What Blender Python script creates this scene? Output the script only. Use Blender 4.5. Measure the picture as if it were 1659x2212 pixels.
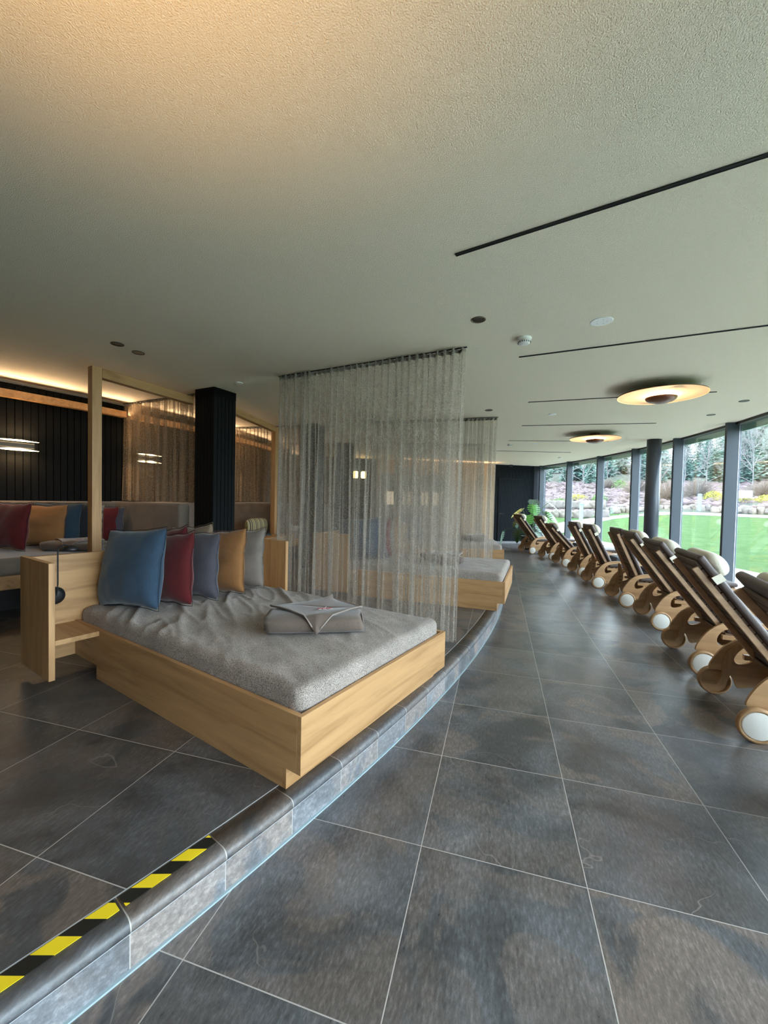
import bpy, bmesh, math, random
from mathutils import Vector, Matrix, noise
random.seed(7)
R = math.radians
for o in list(bpy.data.objects): bpy.data.objects.remove(o)
S = bpy.context.scene
COL = S.collection

# ------------------------------------------------------------------ camera
EYE = 1.365
F_PX, PIT, ROLL, YAW = 878.08, .0278, .0218, .2753
c_, s_ = math.cos(YAW), math.sin(YAW)
Xc = Vector((c_, s_, 0)); Yc = Vector((-s_, c_, 0)); Zc = Vector((0, 0, 1))
D_ = Yc*math.cos(PIT) - Zc*math.sin(PIT); U_ = Yc*math.sin(PIT) + Zc*math.cos(PIT)
Rt = Xc*math.cos(ROLL) + U_*math.sin(ROLL); Up = -Xc*math.sin(ROLL) + U_*math.cos(ROLL)
cam = bpy.data.cameras.new('camera'); camo = bpy.data.objects.new('camera', cam); COL.objects.link(camo)
M = Matrix.Identity(4)
for i in range(3):
    M[i][0] = Rt[i]; M[i][1] = Up[i]; M[i][2] = -D_[i]
M[2][3] = EYE
camo.matrix_world = M
cam.sensor_fit = 'VERTICAL'; cam.sensor_height = 36.0; cam.lens = 36.0*F_PX/2212
cam.clip_start = .05; cam.clip_end = 400
S.camera = camo

# ------------------------------------------------------------------ world, exposure
SKY = 9.0
w = bpy.data.worlds.new('sky'); S.world = w; w.use_nodes = True
nt = w.node_tree; nt.nodes.clear()
out = nt.nodes.new('ShaderNodeOutputWorld'); bg = nt.nodes.new('ShaderNodeBackground')
bg.inputs[1].default_value = SKY
tc = nt.nodes.new('ShaderNodeTexCoord'); nz = nt.nodes.new('ShaderNodeTexNoise'); nz.inputs['Scale'].default_value = 2.2
nz.inputs['Detail'].default_value = 5
mp = nt.nodes.new('ShaderNodeMapping'); mp.inputs['Scale'].default_value = (1, 1, 3)
cr = nt.nodes.new('ShaderNodeValToRGB')
cr.color_ramp.elements[0].color = (.64, .79, 1, 1); cr.color_ramp.elements[0].position = .3
cr.color_ramp.elements[1].color = (.86, .93, 1, 1); cr.color_ramp.elements[1].position = .7
L = nt.links.new
L(tc.outputs['Generated'], mp.inputs[0]); L(mp.outputs[0], nz.inputs['Vector']); L(nz.outputs[0], cr.inputs[0])
L(cr.outputs[0], bg.inputs[0]); L(bg.outputs[0], out.inputs[0])
S.view_settings.view_transform = 'Standard'; S.view_settings.look = 'None'
S.view_settings.gamma = 1; S.view_settings.use_curve_mapping = False
S.view_settings.exposure = 0.80
try:
    S.cycles.transparent_max_bounces = 24; S.cycles.max_bounces = 12; S.cycles.diffuse_bounces = 6
except Exception: pass

# ------------------------------------------------------------------ room constants (everything is laid out round one centre)
CX, CY = -14.92, 6.48
HC = 2.68          # ceiling height
HP = .15           # raised platform
RS = 15.02         # radius of the step
RG = 18.45         # radius of the glazing
RB = 9.8           # radius of the rear wall
T0, T1 = -38., 28. # angular extent of the room
def P(r, th, z=0): return Vector((CX + r*math.cos(R(th)), CY + r*math.sin(R(th)), z))

WARM = (1, .62, .30)
def lamp(name, kind, loc, energy, color=WARM, size=.1, size_y=None, rot=None, spot=None, blend=.6, spread=None):
    l = bpy.data.lights.new(name, kind); l.energy = energy; l.color = color
    if kind == 'AREA':
        l.size = size
        if size_y: l.shape = 'RECTANGLE'; l.size_y = size_y
        if spread: l.spread = spread
    else: l.shadow_soft_size = size
    if kind == 'SPOT': l.spot_size = spot or 1.5; l.spot_blend = blend
    o = bpy.data.objects.new(name, l); o.location = loc
    if rot: o.rotation_euler = rot
    COL.objects.link(o); return o
# warm cove along the rear wall (LED strip in the cove, shining up on the ceiling)
for k in range(11):
    th = -34.5 + k*5.75
    p = P(RB + .17, th, 2.50); d = (P(1, th) - Vector((CX, CY, 0)))*.80 + Vector((0, 0, .60))
    lo = lamp('cove_light', 'AREA', p, 2.0, (1, .68, .40), .9, .03, spread=R(95))
    xa = Vector((-math.sin(R(th)), math.cos(R(th)), 0)); za = -d.normalized(); lo.rotation_euler = Matrix((xa, za.cross(xa), za)).transposed().to_euler()
# unseen uplight, added without a fixture for the warm pool on the ceiling
lamp('uplight', 'SPOT', (-.75, .35, 1.55), 42, (1, .60, .26), .12, rot=(math.pi, 0, 0), spot=R(125), blend=1.0)

# ------------------------------------------------------------------ materials
def mat(name): 
    m = bpy.data.materials.new(name); m.use_nodes = True
    n = m.node_tree; n.nodes.clear()
    o = n.nodes.new('ShaderNodeOutputMaterial'); b = n.nodes.new('ShaderNodeBsdfPrincipled')
    n.links.new(b.outputs[0], o.inputs[0]); return m, n, b, o
def N(n, t, **kw):
    x = n.nodes.new(t)
    for k, v in kw.items():
        if k in x.inputs: x.inputs[k].default_value = v
        else: setattr(x, k, v)
    return x
def math_(n, op, a, b=None):
    x = n.nodes.new('ShaderNodeMath'); x.operation = op
    for i, v in enumerate((a, b)):
        if v is None: continue
        if isinstance(v, (int, float)): x.inputs[i].default_value = v
        else: n.links.new(v, x.inputs[i])
    return x.outputs[0]
def mixc(n, fac, a, b, mode='MIX'):
    x = n.nodes.new('ShaderNodeMix'); x.data_type = 'RGBA'; x.blend_type = mode
    for i, v in ((0, fac), (6, a), (7, b)):
        if isinstance(v, (int, float)): x.inputs[i].default_value = v
        elif isinstance(v, tuple): x.inputs[i].default_value = (*v, 1) if len(v) == 3 else v
        else: n.links.new(v, x.inputs[i])
    return x.outputs[2]
def ramp(n, inp, stops):
    x = n.nodes.new('ShaderNodeValToRGB'); e = x.color_ramp.elements
    while len(e) < len(stops): e.new(.5)
    for k, (p, c) in enumerate(stops):
        e[k].position = p; e[k].color = (*c, 1) if isinstance(c, tuple) else (c, c, c, 1)
    n.links.new(inp, x.inputs[0]); return x.outputs[0]
def plain(name, col, rough=.6, metal=0, bump=0, bscale=200, var=0, vscale=3, spec=None, emit=None, estr=0, coat=0):
    m, n, b, o = mat(name)
    b.inputs['Base Color'].default_value = (*col, 1); b.inputs['Roughness'].default_value = rough
    b.inputs['Metallic'].default_value = metal
    if spec is not None: b.inputs['Specular IOR Level'].default_value = spec
    t = N(n, 'ShaderNodeTexCoord')
    nn = N(n, 'ShaderNodeTexNoise', Scale=vscale, Detail=4.0); n.links.new(t.outputs['Object'], nn.inputs['Vector'])
    v = var if var else .06
    n.links.new(mixc(n, nn.outputs[0], tuple(c*(1-v) for c in col), tuple(min(1, c*(1+v)) for c in col)), b.inputs['Base Color'])
    if bump:
        n2 = N(n, 'ShaderNodeTexNoise', Scale=bscale, Detail=3.0); n.links.new(t.outputs['Object'], n2.inputs['Vector'])
        bm_ = N(n, 'ShaderNodeBump', Strength=bump, Distance=.01); n.links.new(n2.outputs[0], bm_.inputs['Height'])
        n.links.new(bm_.outputs[0], b.inputs['Normal'])
    if emit: b.inputs['Emission Color'].default_value = (*emit, 1); b.inputs['Emission Strength'].default_value = estr
    return m
def wood(name, axis, base=(.50, .285, .125), dark=(.33, .170, .064), rough=.5, knots=True):
    """grain runs along the object's own x, y or z axis"""
    m, n, b, o = mat(name)
    t = N(n, 'ShaderNodeTexCoord'); mp = N(n, 'ShaderNodeMapping')
    sc = {'x': (.9, 11, 11), 'y': (11, .9, 11), 'z': (11, 11, .9)}[axis]; mp.inputs['Scale'].default_value = sc
    n.links.new(t.outputs['Object'], mp.inputs[0])
    a = N(n, 'ShaderNodeTexNoise', Scale=1.3, Detail=6.0, Roughness=.62, Distortion=.6); n.links.new(mp.outputs[0], a.inputs['Vector'])
    f = N(n, 'ShaderNodeTexNoise', Scale=9.0, Detail=4.0, Roughness=.7); n.links.new(mp.outputs[0], f.inputs['Vector'])
    r1 = ramp(n, a.outputs[0], [(.32, dark), (.52, base), (.75, tuple(min(1, c*1.22) for c in base))])
    c = mixc(n, math_(n, 'MULTIPLY', f.outputs[0], .30), r1, dark)
    if knots:
        mk = N(n, 'ShaderNodeMapping'); mk.inputs['Scale'].default_value = tuple({'x': (2.4, 4.2, 4.2), 'y': (4.2, 2.4, 4.2), 'z': (4.2, 4.2, 2.4)}[axis])
        n.links.new(t.outputs['Object'], mk.inputs[0])
        vo = N(n, 'ShaderNodeTexVoronoi', Scale=1.0); n.links.new(mk.outputs[0], vo.inputs['Vector'])
        k = ramp(n, vo.outputs['Distance'], [(.03, 1.), (.085, 0.)])
        c = mixc(n, math_(n, 'MULTIPLY', k, .7), c, (.10, .045, .015))
    n.links.new(c, b.inputs['Base Color']); b.inputs['Roughness'].default_value = rough
    bp = N(n, 'ShaderNodeBump', Strength=.12, Distance=.004); n.links.new(f.outputs[0], bp.inputs['Height']); n.links.new(bp.outputs[0], b.inputs['Normal'])
    return m
OAK = {a: wood('oak_'+a, a) for a in 'xyz'}
PLY = {a: wood('plywood_'+a, a, (.46, .27, .13), (.30, .165, .075), .45, False) for a in 'xyz'}
M_BEECH = wood('beech_stile', 'x', (.56, .36, .22), (.42, .25, .14), .45, False)
SLATW = wood('dark_slat', 'y', (.15, .088, .05), (.085, .05, .03), .55, False)

def tile_material(name, ox, oy, size=.6, polar=False, gain=1., rough=(.24, .42)):
    m, n, b, o = mat(name)
    g = N(n, 'ShaderNodeNewGeometry'); sp = N(n, 'ShaderNodeSeparateXYZ'); n.links.new(g.outputs['Position'], sp.inputs[0])
    if polar:   # nosing and riser: joints every 30 cm along the arc
        dx = math_(n, 'SUBTRACT', sp.outputs[0], CX); dy = math_(n, 'SUBTRACT', sp.outputs[1], CY)
        th = math_(n, 'ARCTAN2', dy, dx); U = math_(n, 'DIVIDE', math_(n, 'SUBTRACT', th, R(-21.83)), R(1.144))
        V = None; sz = .3
    else:
        U = math_(n, 'DIVIDE', math_(n, 'SUBTRACT', sp.outputs[0], ox), size)
        V = math_(n, 'DIVIDE', math_(n, 'SUBTRACT', sp.outputs[1], oy), size); sz = size
    def edge(u):
        f = math_(n, 'FRACT', u); return math_(n, 'MULTIPLY', math_(n, 'MINIMUM', f, math_(n, 'SUBTRACT', 1., f)), sz)
    e = edge(U); fu = math_(n, 'FLOOR', U)
    cid = N(n, 'ShaderNodeCombineXYZ'); n.links.new(fu, cid.inputs[0])
    if V is not None:
        e = math_(n, 'MINIMUM', e, edge(V)); n.links.new(math_(n, 'FLOOR', V), cid.inputs[1])
    gr = math_(n, 'LESS_THAN', e, .0017)
    wn = N(n, 'ShaderNodeTexWhiteNoise', noise_dimensions='3D'); n.links.new(cid.outputs[0], wn.inputs['Vector'])
    off = N(n, 'ShaderNodeVectorMath', operation='MULTIPLY_ADD'); n.links.new(wn.outputs['Color'], off.inputs[0])
    off.inputs[1].default_value = (37, 41, 23); n.links.new(g.outputs['Position'], off.inputs[2])
    pos = off.outputs[0]
    # broad slate clouds: blue grey, dark and brownish areas with crisp edges
    a = N(n, 'ShaderNodeTexNoise', Scale=1.7, Detail=3.5, Roughness=.5, Distortion=1.6); n.links.new(pos, a.inputs['Vector'])
    b2 = N(n, 'ShaderNodeTexNoise', Scale=2.3, Detail=3.0, Roughness=.55, Distortion=1.2)
    mo = N(n, 'ShaderNodeMapping'); mo.inputs['Location'].default_value = (5, 9, 2); n.links.new(pos, mo.inputs[0]); n.links.new(mo.outputs[0], b2.inputs['Vector'])
    base = ramp(n, a.outputs[0], [(.28, (.053, .052, .054)), (.45, (.087, .088, .093)), (.58, (.126, .129, .138)), (.74, (.170, .173, .184))])
    brown = ramp(n, b2.outputs[0], [(.47, 0.), (.53, .75), (.70, .9)])
    sel = math_(n, 'MULTIPLY', brown, math_(n, 'ADD', math_(n, 'MULTIPLY', wn.outputs['Value'], .9), .1))
    col = mixc(n, sel, base, (.235, .182, .150))
    fn = N(n, 'ShaderNodeTexNoise', Scale=60, Detail=6.0, Roughness=.75)
    ms = N(n, 'ShaderNodeMapping'); ms.inputs['Scale'].default_value = (1.6, .5, 1); n.links.new(pos, ms.inputs[0]); n.links.new(ms.outputs[0], fn.inputs['Vector'])
    col = mixc(n, 1., col, ramp(n, fn.outputs[0], [(.3, .50), (.52, .95), (.72, 1.75)]), 'MULTIPLY')
    # light mineral veins
    vd = N(n, 'ShaderNodeTexNoise', Scale=1.5, Detail=4.0, Distortion=.8); n.links.new(pos, vd.inputs['Vector'])
    ln = math_(n, 'ABSOLUTE', math_(n, 'SUBTRACT', vd.outputs[0], .5))
    vm = N(n, 'ShaderNodeTexNoise', Scale=2.4, Detail=1.0); n.links.new(mo.outputs[0], vm.inputs['Vector'])
    vein = math_(n, 'MULTIPLY', ramp(n, ln, [(.0, 1.), (.0035, .0)]), ramp(n, vm.outputs[0], [(.5, 0.), (.62, 1.)]))
    col = mixc(n, math_(n, 'MULTIPLY', vein, .6), col, (.34, .31, .28))
    col = mixc(n, 1., col, (gain, gain, gain), 'MULTIPLY')
    col = mixc(n, gr, col, (.46, .43, .40))
    n.links.new(col, b.inputs['Base Color'])
    n.links.new(ramp(n, fn.outputs[0], [(.2, rough[0]), (.8, rough[1])]), b.inputs['Roughness'])
    b.inputs['Specular IOR Level'].default_value = .85
    hs = math_(n, 'SUBTRACT', math_(n, 'MULTIPLY', fn.outputs[0], .5), math_(n, 'MULTIPLY', gr, .5))
    bp = N(n, 'ShaderNodeBump', Strength=.25, Distance=.003); n.links.new(hs, bp.inputs['Height']); n.links.new(bp.outputs[0], b.inputs['Normal'])
    return m
M_FLOOR = tile_material('slate_floor', -.2576, 2.1637, gain=.88)
M_PLAT = tile_material('slate_platform', -2.051, 1.566, gain=.68, rough=(.32, .5))
M_STEP = tile_material('slate_step', 0, 0, polar=True, gain=.85, rough=(.42, .6))
M_RISER = tile_material('slate_riser', 0, 0, polar=True, gain=1.7, rough=(.45, .6))  # same slate brightened: window light on the riser put into the colour

def ceiling_mat():
    m, n, b, o = mat('rough_plaster')
    g = N(n, 'ShaderNodeNewGeometry')
    a = N(n, 'ShaderNodeTexNoise', Scale=175, Detail=2.5, Roughness=.6); n.links.new(g.outputs['Position'], a.inputs['Vector'])
    v = N(n, 'ShaderNodeTexVoronoi', Scale=230.0); n.links.new(g.outputs['Position'], v.inputs['Vector'])
    h = math_(n, 'ADD', a.outputs[0], math_(n, 'MULTIPLY', v.outputs['Distance'], .5))
    bp = N(n, 'ShaderNodeBump', Strength=.9, Distance=.0045); n.links.new(h, bp.inputs['Height']); n.links.new(bp.outputs[0], b.inputs['Normal'])
    n.links.new(mixc(n, a.outputs[0], (.745, .665, .535), (.845, .76, .62)), b.inputs['Base Color'])
    b.inputs['Roughness'].default_value = .95; return m
M_CEIL = ceiling_mat()
M_BLACKSLAT = plain('black_stained_slats', (.006, .0065, .007), .75, bump=.15, bscale=40, spec=.12)
M_BLACKSLAT2 = plain('charcoal_slats', (.014, .018, .023), .75, spec=.15, bump=.15, bscale=40)
M_MULL = plain('grey_blue_aluminium', (.034, .045, .062), .5, 0)
M_EDGE = plain('bright_glazing_profile', (.75, .80, .85), .35, .2)
M_BLACK = plain('matt_black_metal', (.015, .015, .017), .42, .2)
M_VOID = plain('black_slot', (.004, .004, .004), .9)
M_WHITE = plain('white_plastic', (.80, .80, .78), .4)
M_SILIC = plain('pale_blue_silicone_joint', (.34, .43, .47), .35)
M_GROUT = plain('pale_metal_trim', (.60, .64, .66), .35, .3)
M_COPPER = plain('copper_brown_enamel', (.13, .055, .028), .35, .4)
M_DISH = plain('peach_enamel_dish', (.88, .60, .39), .8, spec=.2)
M_CREAMLEA = plain('cream_leatherette', (.74, .68, .56), .5, bump=.15, bscale=90)
M_HUB = plain('ivory_hub_cap', (.78, .76, .70), .35)
M_TAUPECUSH = plain('dark_taupe_leatherette', (.085, .058, .052), .5, bump=.15, bscale=70, var=.15)
M_GREYSEAT = plain('slate_grey_blanket', (.10, .11, .13), .9, bump=.3, bscale=150)

def fabric(name, c1, c2, scale=420, bump=.35, sheen=.3, rough=.95, big=0):
    m, n, b, o = mat(name)
    t = N(n, 'ShaderNodeTexCoord')
    a = N(n, 'ShaderNodeTexNoise', Scale=scale, Detail=2.0, Roughness=.8); n.links.new(t.outputs['Object'], a.inputs['Vector'])
    q = N(n, 'ShaderNodeTexNoise', Scale=5.0, Detail=4.0); n.links.new(t.outputs['Object'], q.inputs['Vector'])
    c = ramp(n, a.outputs[0], [(.36, c1), (.64, c2)])
    c = mixc(n, 1., c, ramp(n, q.outputs[0], [(.3, .82), (.7, 1.15)]), 'MULTIPLY')
    n.links.new(c, b.inputs['Base Color']); b.inputs['Roughness'].default_value = rough
    b.inputs['Sheen Weight'].default_value = sheen; b.inputs['Sheen Roughness'].default_value = .4
    h = math_(n, 'ADD', math_(n, 'MULTIPLY', a.outputs[0], .25), q.outputs[0]) if big else a.outputs[0]
    bp = N(n, 'ShaderNodeBump', Strength=bump, Distance=(.012 if big else .003)); n.links.new(h, bp.inputs['Height']); n.links.new(bp.outputs[0], b.inputs['Normal'])
    return m
M_MATT = fabric('grey_melange_terry', (.055, .045, .040), (.54, .455, .40), 300, .6, .1)
M_SOFA = fabric('beige_grey_upholstery', (.15, .115, .088), (.22, .175, .135), 300)
M_SOFAD = fabric('brown_grey_upholstery', (.13, .11, .095), (.20, .17, .15), 300)
PIL = {k: fabric('cushion_'+k, a, b_, 330, .3, .25, big=1) for k, (a, b_) in dict(
    blue=((.018, .038, .068), (.036, .070, .115)), red=((.068, .0035, .005), (.118, .007, .009)),
    slate=((.048, .046, .060), (.080, .076, .094)), ochre=((.20, .085, .026), (.32, .145, .048)),
    taupe=((.14, .115, .098), (.235, .195, .17)), beige=((.16, .115, .08), (.25, .19, .13)),
    navy=((.012, .028, .045), (.02, .045, .07)), black=((.008, .010, .013), (.016, .018, .022))).items()}
M_FLEECE = fabric('taupe_fleece', (.092, .066, .052), (.175, .132, .108), 520, .25, .35)
def stripes(name, axis, cols, freq):
    m, n, b, o = mat(name); t = N(n, 'ShaderNodeTexCoord'); sp = N(n, 'ShaderNodeSeparateXYZ'); n.links.new(t.outputs['Object'], sp.inputs[0])
    f = math_(n, 'FRACT', math_(n, 'MULTIPLY', sp.outputs[axis], freq))
    x = n.nodes.new('ShaderNodeValToRGB'); x.color_ramp.interpolation = 'CONSTANT'; e = x.color_ramp.elements
    while len(e) < len(cols): e.new(.5)
    for k, c in enumerate(cols): e[k].position = k/len(cols); e[k].color = (*c, 1)
    n.links.new(f, x.inputs[0]); n.links.new(x.outputs[0], b.inputs['Base Color']); b.inputs['Roughness'].default_value = .9
    return m
M_STRIPE = stripes('striped_weave', 0, [(.33, .27, .14), (.10, .08, .05), (.40, .34, .18), (.20, .17, .06), (.45, .38, .22), (.08, .06, .05)], 9)
M_STRIPE2 = stripes('grey_striped_weave', 2, [(.30, .26, .20), (.12, .10, .08), (.22, .19, .15)], 9)

def sheer(name, col, trans):
    m, n, b, o = mat(name)
    b.inputs['Base Color'].default_value = (*col, 1); b.inputs['Roughness'].default_value = .9
    tl = N(n, 'ShaderNodeBsdfTranslucent'); tl.inputs[0].default_value = (*col, 1)
    m1 = N(n, 'ShaderNodeMixShader'); m1.inputs[0].default_value = .45; n.links.new(b.outputs[0], m1.inputs[1]); n.links.new(tl.outputs[0], m1.inputs[2])
    tr = N(n, 'ShaderNodeBsdfTransparent'); m2 = N(n, 'ShaderNodeMixShader'); m2.inputs[0].default_value = trans
    t = N(n, 'ShaderNodeTexCoord'); a = N(n, 'ShaderNodeTexNoise', Scale=180.0, Detail=1.0); n.links.new(t.outputs['Object'], a.inputs['Vector'])
    n.links.new(ramp(n, a.outputs[0], [(.3, trans-.07), (.7, trans+.07)]), m2.inputs[0])
    n.links.new(m1.outputs[0], m2.inputs[1]); n.links.new(tr.outputs[0], m2.inputs[2]); n.links.new(m2.outputs[0], o.inputs[0])
    return m
M_SHEER = sheer('sheer_grey_voile', (.54, .475, .41), .60)
M_SHEERW = sheer('sheer_beige_voile', (.42, .33, .24), .52)
def glass_mat():
    m, n, b, o = mat('clear_glass')
    tr = N(n, 'ShaderNodeBsdfTransparent'); tr.inputs[0].default_value = (.93, .97, .96, 1)
    gl = N(n, 'ShaderNodeBsdfGlossy'); gl.inputs['Roughness'].default_value = .02
    fr = N(n, 'ShaderNodeFresnel', IOR=1.45); mx = N(n, 'ShaderNodeMixShader')
    n.links.new(math_(n, 'MULTIPLY', fr.outputs[0], .5), mx.inputs[0]); n.links.new(tr.outputs[0], mx.inputs[1]); n.links.new(gl.outputs[0], mx.inputs[2])
    n.links.new(mx.outputs[0], o.inputs[0]); return m
M_GLASS = glass_mat()
def emis(name, col, st):
    m, n, b, o = mat(name); e = N(n, 'ShaderNodeEmission'); e.inputs[0].default_value = (*col, 1); e.inputs[1].default_value = st
    n.links.new(e.outputs[0], o.inputs[0]); return m
M_GLOW = emis('lit_warm_slot', (1, .72, .36), 9)
M_GLOW2 = emis('lit_window', (1, .75, .40), 2.2)

# ------------------------------------------------------------------ mesh helpers
class MB:
    def __init__(s): s.bm = bmesh.new()
    def box(s, x0, x1, y0, y1, z0, z1, M=None):
        vs = [s.bm.verts.new((x, y, z)) for x in (x0, x1) for y in (y0, y1) for z in (z0, z1)]
        if M is not None:
            for v in vs: v.co = M @ v.co
        for f in ((0,1,3,2),(4,6,7,5),(0,4,5,1),(2,3,7,6),(0,2,6,4),(1,5,7,3)): s.bm.faces.new([vs[i] for i in f])
        return s
    def tube(s, pts, r, seg=10, cap=True):
        rings = []; pts = [Vector(p) for p in pts]; n = len(pts)
        for i, p in enumerate(pts):
            d = (pts[min(i+1, n-1)] - pts[max(i-1, 0)]).normalized()
            a = d.orthogonal() if abs(d.z) > .99 else d.cross(Vector((0, 0, 1))); a.normalize(); b = d.cross(a)
            rr = r[i] if isinstance(r, (list, tuple)) else r
            rings.append([s.bm.verts.new(p + a*rr*math.cos(2*math.pi*k/seg) + b*rr*math.sin(2*math.pi*k/seg)) for k in range(seg)])
        for A, B in zip(rings, rings[1:]):
            for k in range(seg): s.bm.faces.new((A[k], A[(k+1)%seg], B[(k+1)%seg], B[k]))
        if cap:
            s.bm.faces.new(rings[0][::-1]); s.bm.faces.new(rings[-1])
        return s
    def lathe(s, prof, seg=32, M=None):
        rings = []
        for r, z in prof:
            ring = [s.bm.verts.new((max(r, 1e-4)*math.cos(2*math.pi*k/seg), max(r, 1e-4)*math.sin(2*math.pi*k/seg), z)) for k in range(seg)]
            if M is not None:
                for v in ring: v.co = M @ v.co
            rings.append(ring)
        for A, B in zip(rings, rings[1:]):
            for k in range(seg): s.bm.faces.new((A[k], A[(k+1)%seg], B[(k+1)%seg], B[k]))
        s.bm.faces.new(rings[0][::-1]); s.bm.faces.new(rings[-1]); return s
    def prism(s, poly, t0, t1, fn, holes=()):
        """polygon (2D) swept from t0 to t1; fn(a, b, t) -> xyz. Holes are bridged by triangulation."""
        tmp = bmesh.new(); edges = []
        for loop in [poly] + list(holes):
            vs = [tmp.verts.new((a, b, 0)) for a, b in loop]
            edges += [tmp.edges.new((vs[i], vs[(i+1) % len(vs)])) for i in range(len(vs))]
        bmesh.ops.triangle_fill(tmp, edges=edges, use_beauty=True)
        tmp.verts.index_update()
        lo = [s.bm.verts.new(fn(v.co.x, v.co.y, t0)) for v in tmp.verts]; hi = [s.bm.verts.new(fn(v.co.x, v.co.y, t1)) for v in tmp.verts]
        for f in tmp.faces:
            ii = [v.index for v in f.verts]; s.bm.faces.new([lo[i] for i in ii]); s.bm.faces.new([hi[i] for i in ii[::-1]])
        for e in tmp.edges:
            if len(e.link_faces) == 1:
                a, b = e.verts[0].index, e.verts[1].index; s.bm.faces.new((lo[a], lo[b], hi[b], hi[a]))
        tmp.free(); return s
    def grid(s, nu, nv, fn, closed=False):
        V = [[s.bm.verts.new(fn(i/nu, j/nv)) for j in range(nv+1)] for i in range(nu+1)]
        for i in range(nu):
            for j in range(nv): s.bm.faces.new((V[i][j], V[i+1][j], V[i+1][j+1], V[i][j+1]))
        return s
    def build(s, name, material, parent=None, smooth=False, bevel=0, subsurf=0, solid=0, loc=None, bseg=2):
        bmesh.ops.recalc_face_normals(s.bm, faces=s.bm.faces)
        me = bpy.data.meshes.new(name); s.bm.to_mesh(me); s.bm.free()
        me.materials.append(material)
        o = bpy.data.objects.new(name, me); COL.objects.link(o)
        if smooth:
            for p in me.polygons: p.use_smooth = True
        if solid: m = o.modifiers.new('s', 'SOLIDIFY'); m.thickness = solid; m.offset = 0
        if bevel:
            m = o.modifiers.new('b', 'BEVEL'); m.width = bevel; m.segments = bseg; m.limit_method = 'ANGLE'
        if subsurf: m = o.modifiers.new('u', 'SUBSURF'); m.levels = subsurf; m.render_levels = subsurf
        if parent: o.parent = parent
        if loc is not None: o.location = loc
        return o
def tag(o, label=None, cat=None, group=None, kind=None):
    for k, v in (('label', label), ('category', cat), ('group', group), ('kind', kind)):
        if v: o[k] = v
    return o
def empty(name, loc, rz=0, label=None, cat=None, group=None):
    o = bpy.data.objects.new(name, None); COL.objects.link(o); o.location = loc; o.rotation_euler = (0, 0, rz); o.empty_display_size = .1
    return tag(o, label, cat, group)
def kids(o): return [c for c in bpy.data.objects if c.parent == o]
def copy_tree(o, parent=None):
    c = o.copy(); COL.objects.link(c); c.parent = parent
    for ch in kids(o): copy_tree(ch, c)
    return c
def place(o, loc, rz, label=None, group=None, rx=0, ry=0):
    o.location = loc; o.rotation_euler = (rx, ry, rz)
    if label: o['label'] = label
    if group: o['group'] = group
    return o
def struct(o): o['kind'] = 'structure'; return o
def arc(r0, r1, a0, a1, z0, z1, n, mb=None):
    """solid ring sector"""
    mb = mb or MB(); bm = mb.bm; rows = []
    for i in range(n+1):
        th = a0 + (a1-a0)*i/n
        rows.append([bm.verts.new(P(r, th, z)) for r, z in ((r0, z0), (r1, z0), (r1, z1), (r0, z1))])
    for A, B in zip(rows, rows[1:]):
        for k in range(4): bm.faces.new((A[k], B[k], B[(k+1) % 4], A[(k+1) % 4]))
    bm.faces.new(rows[0][::-1]); bm.faces.new(rows[-1]); return mb
def frame_at(r, th, z):
    "matrix with x radially outward, y along increasing angle"
    return Matrix.Translation(P(r, th, z)) @ Matrix.Rotation(R(th), 4, 'Z')

# ------------------------------------------------------------------ setting
struct(arc(RS-.3, RG+.02, T0, T1, -.06, 0, 120).build('floor', M_FLOOR))
RN = 14.908
struct(arc(RB-.3, RN, T0, T1, 0.0, HP, 120).build('floor_platform', M_PLAT))
# nosing with a rounded edge
mb = MB(); prof = [(RN, HP-.03), (RN, HP)] + [(RS-.025+.027*math.sin(R(a)), HP-.025+.025*math.cos(R(a))) for a in (0, 15, 30, 45, 60, 75, 90)] + [(RS+.002, HP-.034), (RN, HP-.034)]
rows = []
for i in range(241):
    th = T0+(T1-T0)*i/240; rows.append([mb.bm.verts.new(P(r, th, z)) for r, z in prof])
for A, B in zip(rows, rows[1:]):
    for k in range(len(prof)-1): mb.bm.faces.new((A[k], B[k], B[k+1], A[k+1]))
struct(mb.build('trim_1', M_STEP, smooth=True))
struct(arc(RS-.06, RS-.004, T0, T1, .004, HP-.0345, 240).build('trim_2', M_RISER))
struct(arc(RS-.03, RS+.000, T0, T1, HP-.038, HP-.034, 240).build('trim_3', M_GROUT))
struct(arc(RS-.02, RS+.006, T0, T1, 0.0, .006, 240).build('trim_4', M_SILIC))
struct(arc(RN-.0035, RN+.0005, T0, T1, HP-.002, HP+.0006, 240).build('trim_10', M_GROUT))
struct(arc(RB-.32, RG+.25, T0, T1, HC, HC+.2, 120).build('ceiling', M_CEIL))
# rear wall: black vertical slats below, cove lip, recessed plaster above
mb = MB(); n = int(R(T1-T0)*RB/.075)
for i in range(n):
    a = T0+(T1-T0)*i/n; b = T0+(T1-T0)*(i+.88)/n
    M0 = frame_at(RB, (a+b)/2, 0); hw = .033
    mb.box(-.02, .012, -hw, hw, HP, 2.655, M0)
arc(RB-.06, RB-.01, T0, T1, HP, 2.655, 60, mb)
struct(mb.build('wall_rear', M_BLACKSLAT))
struct(arc(RB-.32, RB-.26, T0, T1, HP, HC, 60).build('wall_rear_recess', M_CEIL))
struct(arc(RB-.26, RB+.030, T0, T1, 2.656, HC, 60).build('trim_5', plain('grey_cove_lip', (.22, .21, .19), .5)))
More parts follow.
